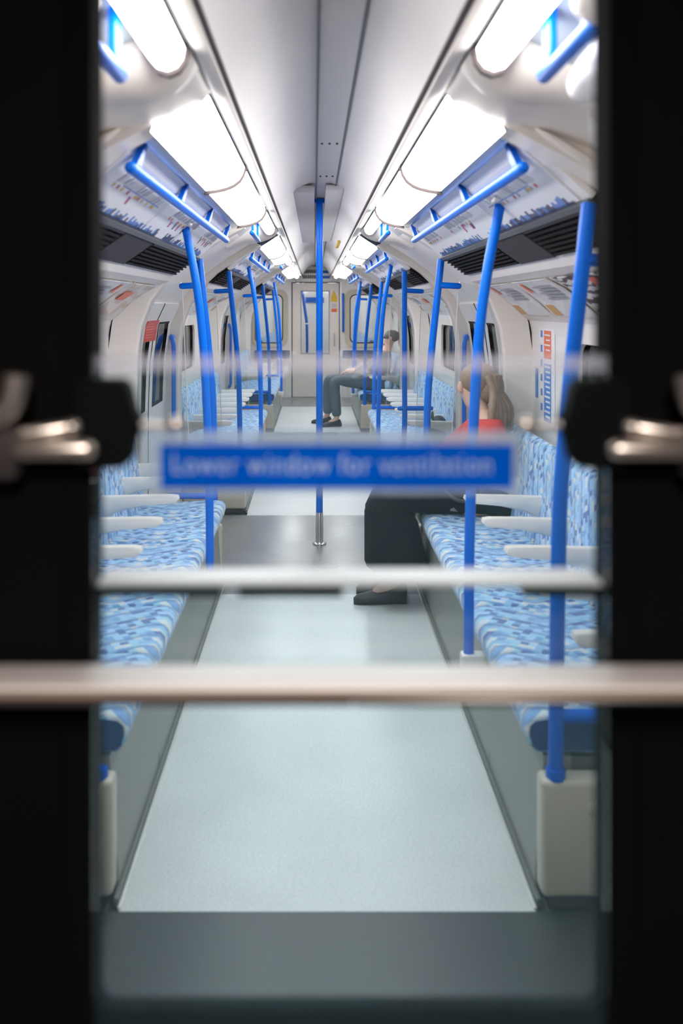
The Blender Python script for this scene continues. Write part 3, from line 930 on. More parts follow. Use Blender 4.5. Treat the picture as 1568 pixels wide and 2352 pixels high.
for s in (1, -1):
    for rn, (a, c) in ROWS.items():
        L = c - a
        near = rn == 'nearest'
        t = thing('line_map', 'long white route map strip under the overhead handrail, %s row on the %s' % (rn, SIDE[s]), 'map', (s * .54, (a + c) / 2, 1.77), 'route map strips')
        for ya, yb in ((a + .06, a + .98), (a + 1.0, a + 1.84), (a + 1.86, c - .06)):
            b = nb(); plate(b, MAPP, .16, .97, ya, yb, .001, .004, s); obj('map_board', b, 'paper', t)
        b = nb()
        rnd = random.Random(31 + int(a * 10) + s)
        step = .028 if near else .06
        # diagonal station names along two lines, coloured interchange blobs, blue comb on the lower margin
        y = a + .12
        while y < c - .12:
            u = (y - a) / L
            if .07 < u % .36 < .31:
                f1 = .50 + .02 * rnd.random()
                plate(b, MAPP, f1 - .10 - .12 * rnd.random(), f1, y, y + step * .38, .0052, .0006, s, 1 if rnd.random() < .7 else 3, .035)
                if rnd.random() < .45:
                    plate(b, MAPP, .54, .60, y, y + step * .7, .0052, .0006, s, rnd.choice([2, 5, 4, 6, 6, 1]))
                if rnd.random() < .12:
                    plate(b, MAPP, .60, .72, y, y + step * .8, .0052, .0006, s, rnd.choice([2, 3]), -.02)
            if .02 < u % .5 < .46 and rnd.random() < .92:
                h = .03 + .09 * rnd.random()
                plate(b, MAPP, .93 - h, .965, y, y + step * .75, .0052, .0006, s, 0 if rnd.random() < .5 else 3)
            y += step
        plate(b, MAPP, .515, .53, a + .3, a + .9, .0052, .0006, s, 0)
        plate(b, MAPP, .94, .97, a + .1, a + L * .46, .0052, .0006, s, 3)
        plate(b, MAPP, .94, .97, a + L * .54, c - .1, .0052, .0006, s, 0)
        obj('route_print', b, PM, t, label='printed station names and interchange marks')
        # black ventilation strip: slats, plain dark panel in the middle
        v = thing('ventilation_strip', 'black slatted air vent strip below the route map, %s row on the %s' % (rn, SIDE[s]), 'vent', (s * .70, (a + c) / 2, 1.65), 'air vent strips')
        for ya, yb in ((a + .02, a + .83), (a + 1.42, c - .02)):
            sl = None
            for k in range(7):
                f = .12 + .125 * k
                if sl is None or True:
                    b = nb(); plate(b, GRIL, f, f + .05, ya, yb, .0, .012, s)
                    obj('slat', b, 'dkpanel' if k == 0 else 'grille', v)
        b = nb(); plate(b, GRIL, .14, .97, a + .86, a + 1.40, .0, .010, s); obj('blank_panel', b, 'dkpanel', v, label='plain dark grey panel')
        b = nb(); plate(b, GRIL, -.02, .10, a, c, .0, .014, s); obj('top_lip', b, 'slate', v)
        # curved advert panels below
        for i, (ya, yb) in enumerate(((a + .12, a + 1.24), (a + 1.34, a + 1.98), (a + 2.06, c - .12))):
            mm = (('poster_a', 'poster_c', 'poster_c') if s == 1 else ('poster_c', 'poster_c', 'poster_b'))[i] if near else ('poster_c', 'poster_b', 'poster_c')[i]
            pt = thing('advert_panel', '%s advert card, %s cove, %s from the near end of the %s row' %
                       ({'poster_a': 'black and white', 'poster_b': 'pale beige', 'poster_c': 'white and tan'}[mm], SIDE[s], ORD[i], rn), 'poster', (s * .92, (ya + yb) / 2, 1.5), 'advert cards above the windows')
            pf = [(.835, 1.547), (.90, 1.512), (.968, 1.460), (1.025, 1.405)]
            b = nb(); strip(b, pf, ya, yb, -.004, s); obj('card', b, mm, pt)
            for y in (ya - .008, yb):
                b = nb(); strip(b, [(.828, 1.55)] + pf[1:3] + [(1.032, 1.40)], y, y + .008, -.007, s)
                obj('card_edge', b, 'trim', pt)
            b = nb()
            sg = ((.835, 1.547), (.968, 1.460)); sg2 = ((.968, 1.460), (1.025, 1.405))
            if mm == 'poster_c':
                plate(b, sg2, .15, .95, ya + .48, ya + .62, .0045, .001, s, 1)
                for q in range(5):
                    plate(b, sg, .25 + q * .13, .31 + q * .13, ya + .08, ya + .40 - .05 * (q % 2), .0045, .001, s, 2)
                plate(b, sg, .1, .5, ya + .5, ya + .55, .0045, .001, s, 0)
            elif mm == 'poster_a':
                plate(b, sg2, .0, .95, ya + .30, ya + .36, .0045, .001, s, 3)
                plate(b, sg2, .3, .95, ya + .20, ya + .27, .0045, .001, s, 1)
                plate(b, sg, .1, .95, ya + .62, ya + .72, .0045, .001, s, 0)
            else:
                plate(b, sg, .4, .8, ya + .1, ya + .3, .0045, .001, s, 0)
            obj('card_print', b, ['orange', 'tan', 'grey', 'teal'], pt)

# ------------------------------------------------------------------ notices
def text_bm(body, size, bold=0.0):
    cu = bpy.data.curves.new('t', 'FONT')
    cu.body = body
    cu.size = size
    cu.offset = bold
    cu.align_x = 'LEFT'
    cu.space_character = 1.12
    ob = bpy.data.objects.new('t', cu)
    COL.objects.link(ob)
    dg = bpy.context.evaluated_depsgraph_get()
    me = bpy.data.meshes.new_from_object(ob.evaluated_get(dg))
    bpy.data.objects.remove(ob)
    b = nb()
    b.from_mesh(me)
    return b
# route / information strip on the right pillar of the nearest row
px = 1.0985
t = thing('pillar_notice', 'tall narrow notice on the right pillar, red top over blue lower part', 'notice', (px, 4.94, 1.12))
b = nb(); rbox(b, px - .004, px, 4.70, 5.02, .865, 1.335); obj('board', b, 'paper', t)
b = nb(); rbox(b, px - .006, px - .004, 4.76, 4.90, 1.19, 1.325); obj('red_block', b, 'orange', t, label='orange-red printed block')
b = nb(); rbox(b, px - .006, px - .004, 4.76, 4.90, .885, 1.165); obj('blue_block', b, 'printblue', t, label='blue block with white text lines')
b = nb()
for k in range(11):
    z = 1.145 - .024 * k
    rbox(b, px - .007, px - .006, 4.775, 4.885 - .02 * (k % 3), z, z + .009)
for k in range(4):
    z = 1.30 - .024 * k
    rbox(b, px - .007, px - .006, 4.775, 4.885 - .03 * (k % 2), z, z + .007)
obj('text_lines', b, 'paper', t)
b = nb()
for k in range(6):
    z = 1.29 - .072 * k
    rbox(b, px - .006, px - .004, 4.94, 4.975, z, z + .035, .002)
obj('pictogram', b, 'printblue', t, kind='stuff')
b = nb(); rbox(b, 1.0965, 1.0985, 5.06, 5.11, .98, 1.13)
tag(obj('small_notice', b, 'printblue'), 'small blue notice beside the tall pillar notice on the right', 'notice')
# red emergency notice by the left doors
t = thing('red_notice', 'red square notice with pale text lines beside the left side doors', 'notice', (-1.0, 6.15, 1.29))
b = nb()
ya, yb = 5.74, 6.18
za, zb = 1.235, 1.358
def dxi(z, l): return -(dx(z) - l)
zs = [zb, 1.325, za]
strip(b, [(dx(z) - .004, z) for z in zs], ya, yb, .003, -1); obj('board', b, 'red', t)
b = nb()
for k in range(6):
    z = 1.342 - .016 * k
    strip(b, [(dx(z) - .0055, z), (dx(z - .006) - .0055, z - .006)], ya + .03, ya + .33 - .04 * (k % 2), .001, -1)
obj('text_lines', b, 'orange', t)
# yellow warning triangle and red label on the far door
t = thing('warning_label', 'yellow warning triangle above a red label on the far end door', 'label', (.28, Y1, 1.62))
b = nb()
zc, h = 1.62, .11
loft(b, [[(.232, Y1 - .001, 1.52), (.330, Y1 - .001, 1.52), (.330, Y1 - .001, 1.60), (.281, Y1 - .001, 1.705), (.232, Y1 - .001, 1.60)], [(.232, Y1 - .003, 1.52), (.330, Y1 - .003, 1.52), (.330, Y1 - .003, 1.60), (.281, Y1 - .003, 1.705), (.232, Y1 - .003, 1.60)]])
obj('triangle', b, 'amber', t)
b = nb(); rbox(b, .235, .327, Y1 - .003, Y1 - .001, 1.36, 1.415); obj('red_label', b, 'orange', t)
b = nb()
for k in range(3):
    rbox(b, .24, .322, Y1 - .003, Y1 - .001, 1.435 + .022 * k, 1.443 + .022 * k)
obj('text_lines', b, 'grey', t)
# air grille over the far door: two rows of dark slots, blue plate on the right
t = thing('air_grille', 'white air grille with two rows of dark slots over the far door', 'grille', (-.06, Y1 - .04, 1.95))
b = nb(); rbox(b, -.24, .05, Y1 - .042, Y1 - .034, 1.855, 2.04, .003); obj('plate', b, 'white', t)
for r_ in range(2):
    for k in range(9):
        b = nb(); rbox(b, -.215 + .028 * k, -.197 + .028 * k, Y1 - .046, Y1 - .040, 1.89 + .085 * r_, 1.945 + .085 * r_)
        obj('slot', b, 'grille', t)
t = thing('blue_sign', 'pale sign with two blue bars over the far door, right of the centre pole', 'sign', (.12, Y1 - .04, 1.95))
b = nb(); rbox(b, .06, .235, Y1 - .042, Y1 - .034, 1.855, 2.04, .003); obj('plate', b, 'paper', t)
for r_ in range(2):
    b = nb(); rbox(b, .065, .215, Y1 - .046, Y1 - .040, 1.89 + .085 * r_, 1.935 + .085 * r_); obj('blue_bar', b, 'signblue', t)
# ceiling boxes over the middle of the carriage
b = nb(); rbox(b, -.145, -.03, 5.3, 9.4, 2.045, 2.085, .008)
tag(obj('ceiling_duct', b, 'ductgrey'), 'flat grey duct box on the ceiling crown, left of the centre pole', 'duct')
b = nb(); rbox(b, .03, .125, 5.3, 9.4, 2.055, 2.088, .01)
tag(obj('ceiling_duct', b, 'white'), 'flat white duct box on the ceiling crown, right of the centre pole', 'duct')
b = nb(); rbox(b, .165, .205, 8.4, 9.3, 1.985, 2.0, .002)
for v in b.verts: pass
tag(obj('ceiling_sticker', b, 'amber'), 'small yellow warning sticker on the right of the ceiling crown', 'sticker')

# ------------------------------------------------------------------ the carriage beyond the far door
nx0, nx1 = Y1 + 1.0, Y1 + 9.0
wn2 = structure('wall_beyond')
b = nb()
rbox(b, -1.1, -1.05, nx0, nx1, 0, 2.1); rbox(b, 1.05, 1.1, nx0, nx1, 0, 2.1); rbox(b, -1.1, 1.1, nx1, nx1 + .05, 0, 2.1)
obj('side_panel', b, 'white', wn2)
b = nb(); rbox(b, -1.1, 1.1, nx0, nx1, 2.05, 2.1); o = obj('ceiling_beyond', b, 'ceil', kind='structure')
b = nb(); rbox(b, -1.1, 1.1, Y1 + .1, nx1, -.05, 0); o = obj('floor_beyond', b, 'floor_light', kind='structure')
b = nb(); rbox(b, -.25, .2, nx0 + 7.95, nx0 + 7.99, 1.55, 1.68)
tag(obj('blue_sign', b, 'signblue'), 'blue sign seen through the far door window', 'sign')
for s in (1, -1):
    t = thing('ceiling_light', 'ceiling light of the next carriage on the %s, beyond the far door' % SIDE[s], 'light', (s * .4, nx0 + 4, 2.0), 'lights of the next carriage')
    b = nb(); rbox(b, s * .30, s * .46, nx0 + .3, nx1 - .3, 1.98, 2.045, .02); obj('diffuser', b, 'lampdim', t)
    for i, yy in enumerate((nx0 + .9, nx0 + 3.0) if s < 0 else ()):
        tt = thing('grab_pole', '%s blue pole in the next carriage on the %s, seen through the far door' % (ORD[i], SIDE[s]), 'pole', (s * .5, yy, 0), 'poles of the next carriage')
        b = nb(); tube(b, smooth_path([(s * .17, yy, .0), (s * .17, yy, 1.0), (s * .21, yy, 1.4), (s * .30, yy, 2.0)]), .017, 10); obj('pole', b, 'blue', tt)
    st = thing('seat_bench', 'dark blue seats of the next carriage on the %s' % SIDE[s], 'seat', (s * .75, nx0 + 3, 0), 'seats of the next carriage')
    b = nb(); rbox(b, s * .5, s * 1.04, nx0 + .9, nx1 - 1, .0, .44, .03); obj('cushion', b, 'seat', st)
    b = nb(); rbox(b, s * .95, s * 1.04, nx0 + .9, nx1 - 1, .44, .85, .03); obj('backrest', b, 'seat', st)

# ------------------------------------------------------------------ people
def skin_mesh(nodes, edges, root, sub=1):
    """nodes: name -> (xyz, radius or (rx, ry)); continuous limb surface grown with a Skin modifier"""
    names = list(nodes)
    ix = {k: i for i, k in enumerate(names)}
    me = bpy.data.meshes.new('sk')
    me.from_pydata([nodes[k][0] for k in names], [(ix[a], ix[b_]) for a, b_ in edges], [])
    ob = bpy.data.objects.new('sk', me)
    COL.objects.link(ob)
    ob.modifiers.new('Skin', 'SKIN')
    for k in names:
        r = nodes[k][1]
        d = me.skin_vertices[0].data[ix[k]]
        d.radius = r if isinstance(r, tuple) else (r, r)
        d.use_root = (k == root)
    ob.modifiers[0].use_smooth_shade = True
    sb = ob.modifiers.new('Sub', 'SUBSURF')
    sb.levels = sub
    sb.render_levels = sub
    dg = bpy.context.evaluated_depsgraph_get()
    m2 = bpy.data.meshes.new_from_object(ob.evaluated_get(dg))
    bpy.data.objects.remove(ob)
    b = nb()
    b.from_mesh(m2)
    return b

def seated(label, pelvis, chest, neck, head, knees, ankles, toes, elbows, hands, colours, name='person'):
    """seated figure facing -X (or the way its joints say); joints in world space"""
    V = Vector
    t = thing(name, label, 'person', (pelvis[0], pelvis[1], .435))
    P = {}
    E = []
    pv, ch, nk, hd = V(pelvis), V(chest), V(neck), V(head)
    mid = (pv + ch) / 2
    P['pelvis'] = (pv, (.13, .14)); P['mid'] = (mid, (.11, .13)); P['chest'] = (ch, (.115, .15)); P['neck'] = (nk, .05)
    P['jaw'] = (hd + V((-.012, 0, -.055)), (.062, .056)); P['skull'] = (hd + V((.0, 0, .03)), (.088, .075)); P['crown'] = (hd + V((.005, 0, .085)), (.06, .052))
    E += [('pelvis', 'mid'), ('mid', 'chest'), ('chest', 'neck'), ('neck', 'jaw'), ('jaw', 'skull'), ('skull', 'crown')]
    for i, sd in enumerate((-1, 1)):
        a = 'r' if i else 'l'
        hip = pv + V((-.02, .09 * sd, -.01))
        sh = ch + V((0, .165 * sd, .06))
        P[a + 'hip'] = (hip, .085); P[a + 'kn'] = (V(knees[i]), .058); P[a + 'calf'] = (V(knees[i]) * .62 + V(ankles[i]) * .38, .052); P[a + 'an'] = (V(ankles[i]), .036); P[a + 'toe'] = (V(toes[i]), .03)
        P[a + 'sh'] = (sh, .058); P[a + 'el'] = (V(elbows[i]), .04); P[a + 'wr'] = (V(hands[i]), .026)
        E += [('pelvis', a + 'hip'), (a + 'hip', a + 'kn'), (a + 'kn', a + 'calf'), (a + 'calf', a + 'an'), (a + 'an', a + 'toe'), ('chest', a + 'sh'), (a + 'sh', a + 'el'), (a + 'el', a + 'wr')]
        d = (V(hands[i]) - V(elbows[i])).normalized()
        side = V((0, 1, 0))
        palm = V(hands[i]) + d * .06
        P[a + 'pm'] = (palm, (.022, .034)); E.append((a + 'wr', a + 'pm'))
        for f, (off, ln) in enumerate(((-.03, .062), (-.010, .075), (.010, .07), (.03, .055))):
            p1 = palm + d * .03 + side * off
            p2 = p1 + d * ln * .5 + V((0, 0, -.012))
            p3 = p2 + d * ln * .35 + V((0, 0, -.022))
            for q, p in enumerate((p1, p2, p3)):
                P['%sf%d%d' % (a, f, q)] = (p, .0085)
            E += [(a + 'pm', '%sf%d0' % (a, f)), ('%sf%d0' % (a, f), '%sf%d1' % (a, f)), ('%sf%d1' % (a, f), '%sf%d2' % (a, f))]
        p1 = V(hands[i]) + d * .035 + side * (-.035 * sd) + V((0, 0, .01))
        P[a + 'th0'] = (p1, .011); P[a + 'th1'] = (p1 + d * .04 + side * (-.015 * sd), .009)
        E += [(a + 'wr', a + 'th0'), (a + 'th0', a + 'th1')]
    body = obj('body', skin_mesh(P, E, 'pelvis', 2), 'skin', t, smooth=180)
    # clothes follow the body, a little wider
    g = lambda k, r: (P[k][0], r)
    Q = {'pelvis': g('pelvis', (.145, .155)), 'mid': g('mid', (.13, .15)), 'chest': g('chest', (.13, .165)), 'coll': (nk * .7 + ch * .3, .065)}
    EE = [('pelvis', 'mid'), ('mid', 'chest'), ('chest', 'coll')]
    for a in 'lr':
        Q[a + 'sh'] = g(a + 'sh', .072); Q[a + 'el'] = g(a + 'el', .056); Q[a + 'cuff'] = (P[a + 'el'][0] * .12 + P[a + 'wr'][0] * .88, .042)
        EE += [('chest', a + 'sh'), (a + 'sh', a + 'el'), (a + 'el', a + 'cuff')]
    obj('top', skin_mesh(Q, EE, 'pelvis', 2), colours['top'], t, smooth=180, label=colours['toplabel'])
    Q = {'pelvis': g('pelvis', (.15, .16))}
    EE = []
    for a in 'lr':
        Q[a + 'hip'] = g(a + 'hip', .098); Q[a + 'kn'] = g(a + 'kn', .074); Q[a + 'calf'] = g(a + 'calf', .07); Q[a + 'hem'] = (P[a + 'an'][0] + V((0, 0, .02)), .062)
        EE += [('pelvis', a + 'hip'), (a + 'hip', a + 'kn'), (a + 'kn', a + 'calf'), (a + 'calf', a + 'hem')]
    obj('trousers', skin_mesh(Q, EE, 'pelvis', 2), colours['legs'], t, smooth=180, label=colours['leglabel'])
    for i, a in enumerate('lr'):
        an, to = P[a + 'an'][0], P[a + 'toe'][0]
        heel = an + (an - to) * .35
        b = nb()
        d = (to - an); d.z = 0; d.normalize()
        sd = Vector((-d.y, d.x, 0))
        base = Vector((an.x, an.y, 0))
        rings = []
        for u, wd, h in ((-.055, .022, .05), (-.04, .034, .085), (0, .038, .10), (.07, .042, .075), (.14, .045, .055), (.18, .038, .045), (.20, .02, .03)):
            c = base + d * u
            rings.append([c + sd * wd * math.cos(q * PI / 6) + Vector((0, 0, h * .5 + h * .5 * math.sin(q * PI / 6))) for q in range(12)])
        loft(b, rings)
        obj('shoe', b, 'shoe', t)
    return t, P

def face_bits(t, head, fwd, up=Vector((0, 0, 1))):
    fwd = Vector(fwd).normalized()
    sd = fwd.cross(up).normalized()
    h = Vector(head)
    b = nb()
    tube(b, [h + fwd * .088 + up * .035, h + fwd * .102 + up * .005, h + fwd * .112 - up * .012, h + fwd * .088 - up * .02], .01, 8, [.006, .011, .014, .008]); obj('nose', b, 'skin', t)
    b = nb(); ball(b, h + fwd * .082 - up * .052, .012, .024, .008, 10, 8, Matrix.Identity(3)); obj('mouth', b, 'lips', t)
    for k in (-1, 1):
        b = nb(); ball(b, h + fwd * .080 + sd * .032 * k + up * .028, .010, u=10, v=8); obj('eye', b, 'eye', t)
        b = nb(); ball(b, h + sd * .082 * k + up * .005, .016, .010, .03, 10, 8); obj('ear', b, 'skin', t)

# woman on the right-hand row, turned away, red top, black skirt, bag on her lap
wt, WP = seated('seated woman on the right, long brown hair, red top, black skirt, turned away', (.80, 4.96, .54), (.82, 4.95, .78), (.80, 4.98, .91), (.775, 5.03, 1.035),
                [(.36, 4.86, .50), (.36, 5.04, .50)], [(.36, 4.86, .10), (.38, 5.04, .10)], [(.25, 4.86, .04), (.27, 5.04, .04)],
                [(.70, 4.72, .70), (.68, 5.16, .72)], [(.52, 4.86, .63), (.52, 5.05, .65)],
                dict(top='redcloth', toplabel='red top', legs='blackcloth', leglabel='black tights'))
face_bits(wt, (.775, 5.03, 1.035), (-.35, .93, -.1))
b = nb()
ball(b, Vector((.795, 5.02, 1.075)), .098, .095, .088, 20, 14)
ball(b, Vector((.845, 5.00, 1.04)), .072, .080, .085, 18, 12)
obj('hair', b, 'hair', wt, smooth=180)
b = nb()
rnd = random.Random(4)
for k in range(16):
    a = -1.0 + 2.0 * k / 15
    x0, y0 = .80 + .065 * math.cos(a * 1.3) + .02 * rnd.random(), 4.965 + .05 * a
    xe = .825 + .10 * (k / 15) + .02 * rnd.random()
    ye = 4.90 + .06 * a + .02 * rnd.random()
    tube(b, smooth_path([(x0, y0, 1.10), (.84 + .05 * (k / 15), y0 - .03, 1.02), (xe, ye, .93), (xe - .005, ye + .01, .80 + .05 * rnd.random())], 4), .02, 7, None)
obj('hair_lock', b, 'hair', wt, smooth=180, kind='stuff', label='long loose hair down her back')
b = nb()
rings = []
for (x, z, th, wd) in ((.80, .56, .085, .16), (.62, .555, .08, .19), (.45, .545, .085, .215), (.36, .515, .10, .225), (.345, .42, .125, .235), (.36, .30, .14, .25), (.375, .17, .155, .265)):
    k = 1 if z < .53 else 0
    up = Vector((0, 0, 1)) if z > .53 else (Vector((-.7, 0, .7)) if z > .5 else Vector((-1, 0, .12)))
    up.normalize()
    rings.append([Vector((x, 4.95, z)) + Vector((0, 1, 0)) * wd * math.copysign(abs(math.cos(q * PI / 12)) ** .6, math.cos(q * PI / 12)) + up * th * math.copysign(abs(math.sin(q * PI / 12)) ** .7, math.sin(q * PI / 12))
                  + up * (.008 * math.sin(q * 2.2) * (1 if z < .5 else 0)) for q in range(24)])
loft(b, rings)
obj('skirt', b, 'blackcloth', wt, label='long black skirt over her knees', smooth=70)
# bag on her lap
t = thing('handbag', 'dark bag with a maroon pocket on the lap of the woman in red', 'bag', (.62, 4.90, .63))
b = nb(); rbox(b, .40, .80, 4.74, 5.02, .625, .70, .03, 3); obj('body', b, 'brownbag', t)
b = nb(); rbox(b, .40, .50, 4.80, 4.92, .69, .712, .008); obj('pocket', b, 'magenta', t, label='maroon pocket')
b = nb(); tube(b, smooth_path([(.50, 4.76, .69), (.56, 4.70, .60), (.64, 4.69, .535), (.74, 4.70, .55), (.78, 4.76, .69)]), .008, 8); obj('strap', b, 'brownbag', t)
# man far down the right-hand side
mt_, MP = seated('seated man far along on the right in grey jacket and grey-blue jeans', (.70, 12.2, .53), (.82, 12.22, .80), (.86, 12.22, .95), (.895, 12.22, 1.05),
                 [(.20, 12.05, .56), (.14, 12.36, .56)], [(.24, 12.05, .09), (.13, 12.36, .09)], [(.13, 12.02, .035), (.02, 12.38, .035)],
                 [(.66, 11.98, .68), (.64, 12.46, .68)], [(.42, 12.1, .66), (.42, 12.3, .66)],
                 dict(top='jacket', toplabel='grey jacket', legs='jeans', leglabel='grey-blue jeans'))
face_bits(mt_, (.895, 12.22, 1.05), (-1, 0, -.15))
b = nb(); ball(b, Vector((.915, 12.22, 1.085)), .098, .09, .075, 16, 12); obj('hair', b, 'greyhair', mt_, smooth=180)
# small rucksack on the middle right-hand row
t = thing('rucksack', 'small dark teal bag on a seat of the middle row on the right', 'bag', (.88, 7.3, .44))
b = nb(); ball(b, Vector((.875, 7.3, .545)), .07, .10, .105, 16, 12); obj('body', b, 'tealbag', t, smooth=180)
b = nb(); tube(b, smooth_path([(.83, 7.25, .62), (.83, 7.28, .67), (.83, 7.32, .67), (.83, 7.35, .62)]), .006, 8); obj('handle', b, 'tealbag', t)

# ------------------------------------------------------------------ near end wall and door (outside face, unlit)
DY = 0.85
wnr = structure('wall_near')
b = nb()
for s in (1, -1):
    rbox(b, s * .40, s * 1.4, DY - .012, DY + .02, -.1, 2.4)
rbox(b, -.40, .40, DY - .012, DY + .02, 1.95, 2.4)
obj('outer_panel', b, 'black', wnr)
b = nb()
for s in (1, -1):
    rbox(b, s * .40, s * 1.2, DY + .022, DY + .04, 0, 2.2)
rbox(b, -.40, .40, DY + .022, DY + .04, 1.95, 2.2)
obj('inner_panel', b, 'cream', wnr)

AX, AZ0, AZ1 = .2155, .834, 1.80
d1 = structure('door_1', (0, DY, .9), 'dark door at the near end of the carriage')
b = nb()
for s in (1, -1):
    rbox(b, s * .2415, s * .398, DY - .008, DY + .012, 0.02, 1.945)
rbox(b, -.2415, .2415, DY - .008, DY + .012, 0.02, AZ0 - .03)
rbox(b, -.2415, .2415, DY - .008, DY + .012, AZ1 + .02, 1.945)
obj('door_leaf', b, 'black', d1)
b = nb()
for s in (1, -1):
    rbox(b, s * .2415, s * .398, DY + .013, DY + .035, 0.02, 1.945)
rbox(b, -.2415, .2415, DY + .013, DY + .035, 0.02, AZ0 - .03)
rbox(b, -.2415, .2415, DY + .013, DY + .035, AZ1 + .02, 1.945)
obj('inner_skin', b, 'cream', d1)
b = nb()
o1 = rrect(-AX - .0245, AX + .0245, AZ0 - .0295, AZ1 + .0195, .02)
i1 = rrect(-AX, AX, AZ0, AZ1, .012)
loft(b, [[(x, DY - .010, z) for x, z in o1], [(x, DY - .014, z) for x, z in i1], [(x, DY + .030, z) for x, z in i1], [(x, DY + .034, z) for x, z in o1], [(x, DY - .010, z) for x, z in o1]], True, False)
obj('window_surround', b, 'rubber', d1)
b = nb(); rbox(b, -AX, AX, DY + .012, DY + .016, AZ0, 1.2028); obj('lower_pane', b, 'fixed', d1, smooth=0)
b = nb(); rbox(b, -.26, .26, DY - .030, DY - .0205, .70, AZ0 + .004, .004); obj('bottom_rail', b, 'rubber', d1)
# white transom rail over the lower pane, black seal beneath it
b = nb(); rbox(b, -AX + .002, AX - .002, DY - .005, DY + .040, 1.2030, 1.2085, .0025, 3); obj('transom_rail', b, 'rail', d1, label='white rail over the lower pane')
for xa, xb in ((-.2135, -.109), (-.0945, -.0058), (.146, .2135)):  # seal broken into lengths that stand in for blurry dark reflections
    b = nb(); rbox(b, xa, xb, DY - .004, DY + .010, 1.1945, 1.2028, .002); obj('rail_seal', b, 'rubber', d1, label='black seal under the white rail')
# drop sash, lowered: clear pane with a frosted top edge
sashp = nb(); rbox(sashp, -AX + .003, AX - .003, DY - .020, DY - .015, .80, 1.386)
sash = obj('drop_sash', sashp, 'sash', d1, smooth=0)
b = nb(); rbox(b, -AX + .003, AX - .003, DY - .020, DY - .015, 1.3862, 1.400); obj('sash_top_edge', b, 'sashedge', sash, smooth=0)
# window catches on both sides
for s in (1, -1):
    cx = lambda px_, Y: (px_ - 722) * Y / F + CAMX
    b = nb()
    cyl = [(.2255, 1.382), (.187, 1.381), (.181, 1.376), (.176, 1.355), (.1715, 1.347), (.1715, 1.341), (.176, 1.332), (.179, 1.316), (.186, 1.309), (.2255, 1.306)]
    loft(b, [[(s * (.2 + (x - .2) * k), y, 1.344 + (z - 1.344) * k) for x, z in cyl] for y, k in ((DY - .040, .93), (DY - .036, 1), (DY - .013, 1))])
    blk = obj('window_catch', b, 'block', d1, label='black window catch')
    b = nb(); tube(b, [(s * .1725, DY - .03, 1.3435), (s * .150, DY - .03, 1.3425)], .0028, 10); obj('catch_pin', b, 'metal', blk)
    b = nb(); ball(b, Vector((s * .144, DY - .03, 1.344)), .009, .006, .006, 12, 8); obj('pin_knob', b, 'metal', blk)
    b = nb()
    rod(b, (s * .271, DY - .052, 1.326), (s * .204, DY - .052, 1.3265), .0085, 14)
    obj('catch_lever', b, 'metal', blk, label='bare metal lever')
    b = nb()
    rod(b, (s * .266, DY - .058, 1.338), (s * .221, DY - .050, 1.3445), .0055, 12)
    ball(b, Vector((s * .2235, DY - .05, 1.344)), .0075, .0075, .0065, 12, 8)
    obj('link_rod', b, 'metal', blk)
    b = nb()
    tube(b, smooth_path([(s * .2665, DY - .055, 1.386), (s * .2685, DY - .055, 1.372), (s * .273, DY - .055, 1.359), (s * .286, DY - .055, 1.352), (s * .305, DY - .055, 1.350)], 5), .0105, 14)
    obj('bracket', b, 'metal', blk, label='bent metal bracket')
    b = nb(); rbox(b, s * .268, s * .31, DY - .05, DY - .012, 1.30, 1.345, .006); obj('bracket_plate', b, 'dkpanel', blk)

# sign on the sash
sx0, sx1, sz0, sz1 = -.1575, .1345, 1.2895, 1.3265
t = thing('window_sign', 'blue sign with white words about lowering the window, across the middle of the view', 'sign', (0, DY - .021, 1.31))
o1 = [(sx0 - .011, sz0 - .004), (sx1 + .006, sz0 - .004), (sx1 + .006, sz1 + .011), (sx0 - .011, sz1 + .011)]
i1 = [(sx0, sz0), (sx1, sz0), (sx1, sz1), (sx0, sz1)]
b = nb(); loft(b, [[(x, DY - .0206, z) for x, z in o1], [(x, DY - .0212, z) for x, z in o1], [(x, DY - .0212, z) for x, z in i1], [(x, DY - .0206, z) for x, z in i1], [(x, DY - .0206, z) for x, z in o1]], True, False)
obj('clear_border', b, 'backing', t, smooth=0)
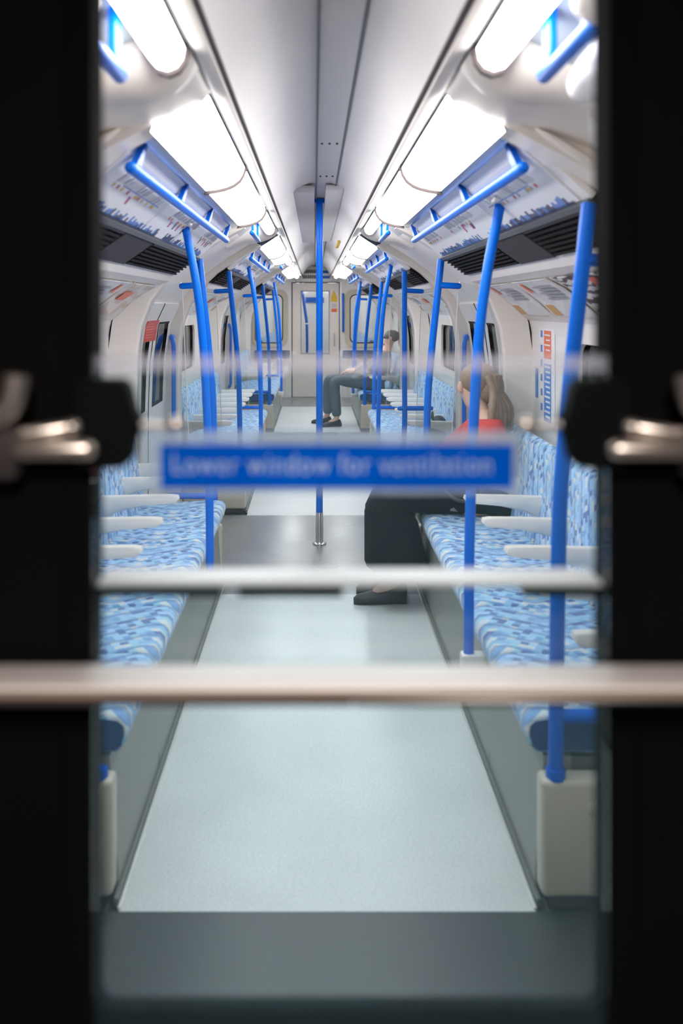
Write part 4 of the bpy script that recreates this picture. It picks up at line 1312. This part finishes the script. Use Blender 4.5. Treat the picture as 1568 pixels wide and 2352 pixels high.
# the words are cut out of the blue film and filled with white film
tb = text_bm('Lower window for ventilation', 1.0, 0.0)
xs = [v.co.x for v in tb.verts]
x0, wid = min(xs), max(xs) - min(xs)
tx0, tx1 = -.147, .116
k = (tx1 - tx0) / wid
for v in tb.verts:
    v.co = Vector((tx0 + (v.co.x - x0) * k, DY - .0222, 1.3025 + v.co.y * k * 1.2))
cut = tb.copy()
ex = bmesh.ops.extrude_face_region(cut, geom=cut.faces[:] + cut.edges[:] + cut.verts[:])
for g_ in ex['geom']:
    if isinstance(g_, bmesh.types.BMVert): g_.co.y += .003
for v in cut.verts: v.co.y -= .001
co = obj('cutter', cut, 'text', smooth=0)
b = nb(); rbox(b, sx0, sx1, DY - .0222, DY - .0213, sz0, sz1)
bo = obj('board', b, 'signfilm', smooth=0)
md = bo.modifiers.new('cut', 'BOOLEAN')
md.operation = 'DIFFERENCE'
md.solver = 'EXACT'
md.use_self = True
md.object = co
dg = bpy.context.evaluated_depsgraph_get()
m2 = bpy.data.meshes.new_from_object(bo.evaluated_get(dg))
bpy.data.objects.remove(bo); bpy.data.objects.remove(co)
b = nb(); b.from_mesh(m2)
obj('board', b, 'signfilm', t, smooth=0)
obj('lettering', tb, 'signwhite', t, label='white lettering', smooth=0)

# pale handrail across the outside of the door
hr = thing('door_handrail', 'wide pale metal rail crossing the whole view in front of the dark door', 'rail', (0, DY - .05, 1.143))
b = nb(); rbox(b, -.62, .62, DY - .076, DY - .026, 1.1412, 1.1465, .0025, 3); obj('rail', b, 'bar', hr)
b = nb(); rbox(b, -.62, .62, DY - .0745, DY - .030, 1.1363, 1.1411, .001); obj('lower_edge', b, 'barshade', hr, label='lower edge with shade painted in brown')
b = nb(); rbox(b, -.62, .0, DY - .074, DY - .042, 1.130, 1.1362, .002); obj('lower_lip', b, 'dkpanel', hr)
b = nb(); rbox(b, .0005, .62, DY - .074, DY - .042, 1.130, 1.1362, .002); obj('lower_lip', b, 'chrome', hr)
for s in (1, -1):
    b = nb(); rbox(b, s * .58, s * .61, DY - .0258, DY - .0122, 1.125, 1.16, .004); obj('rail_bracket', b, 'black', hr)
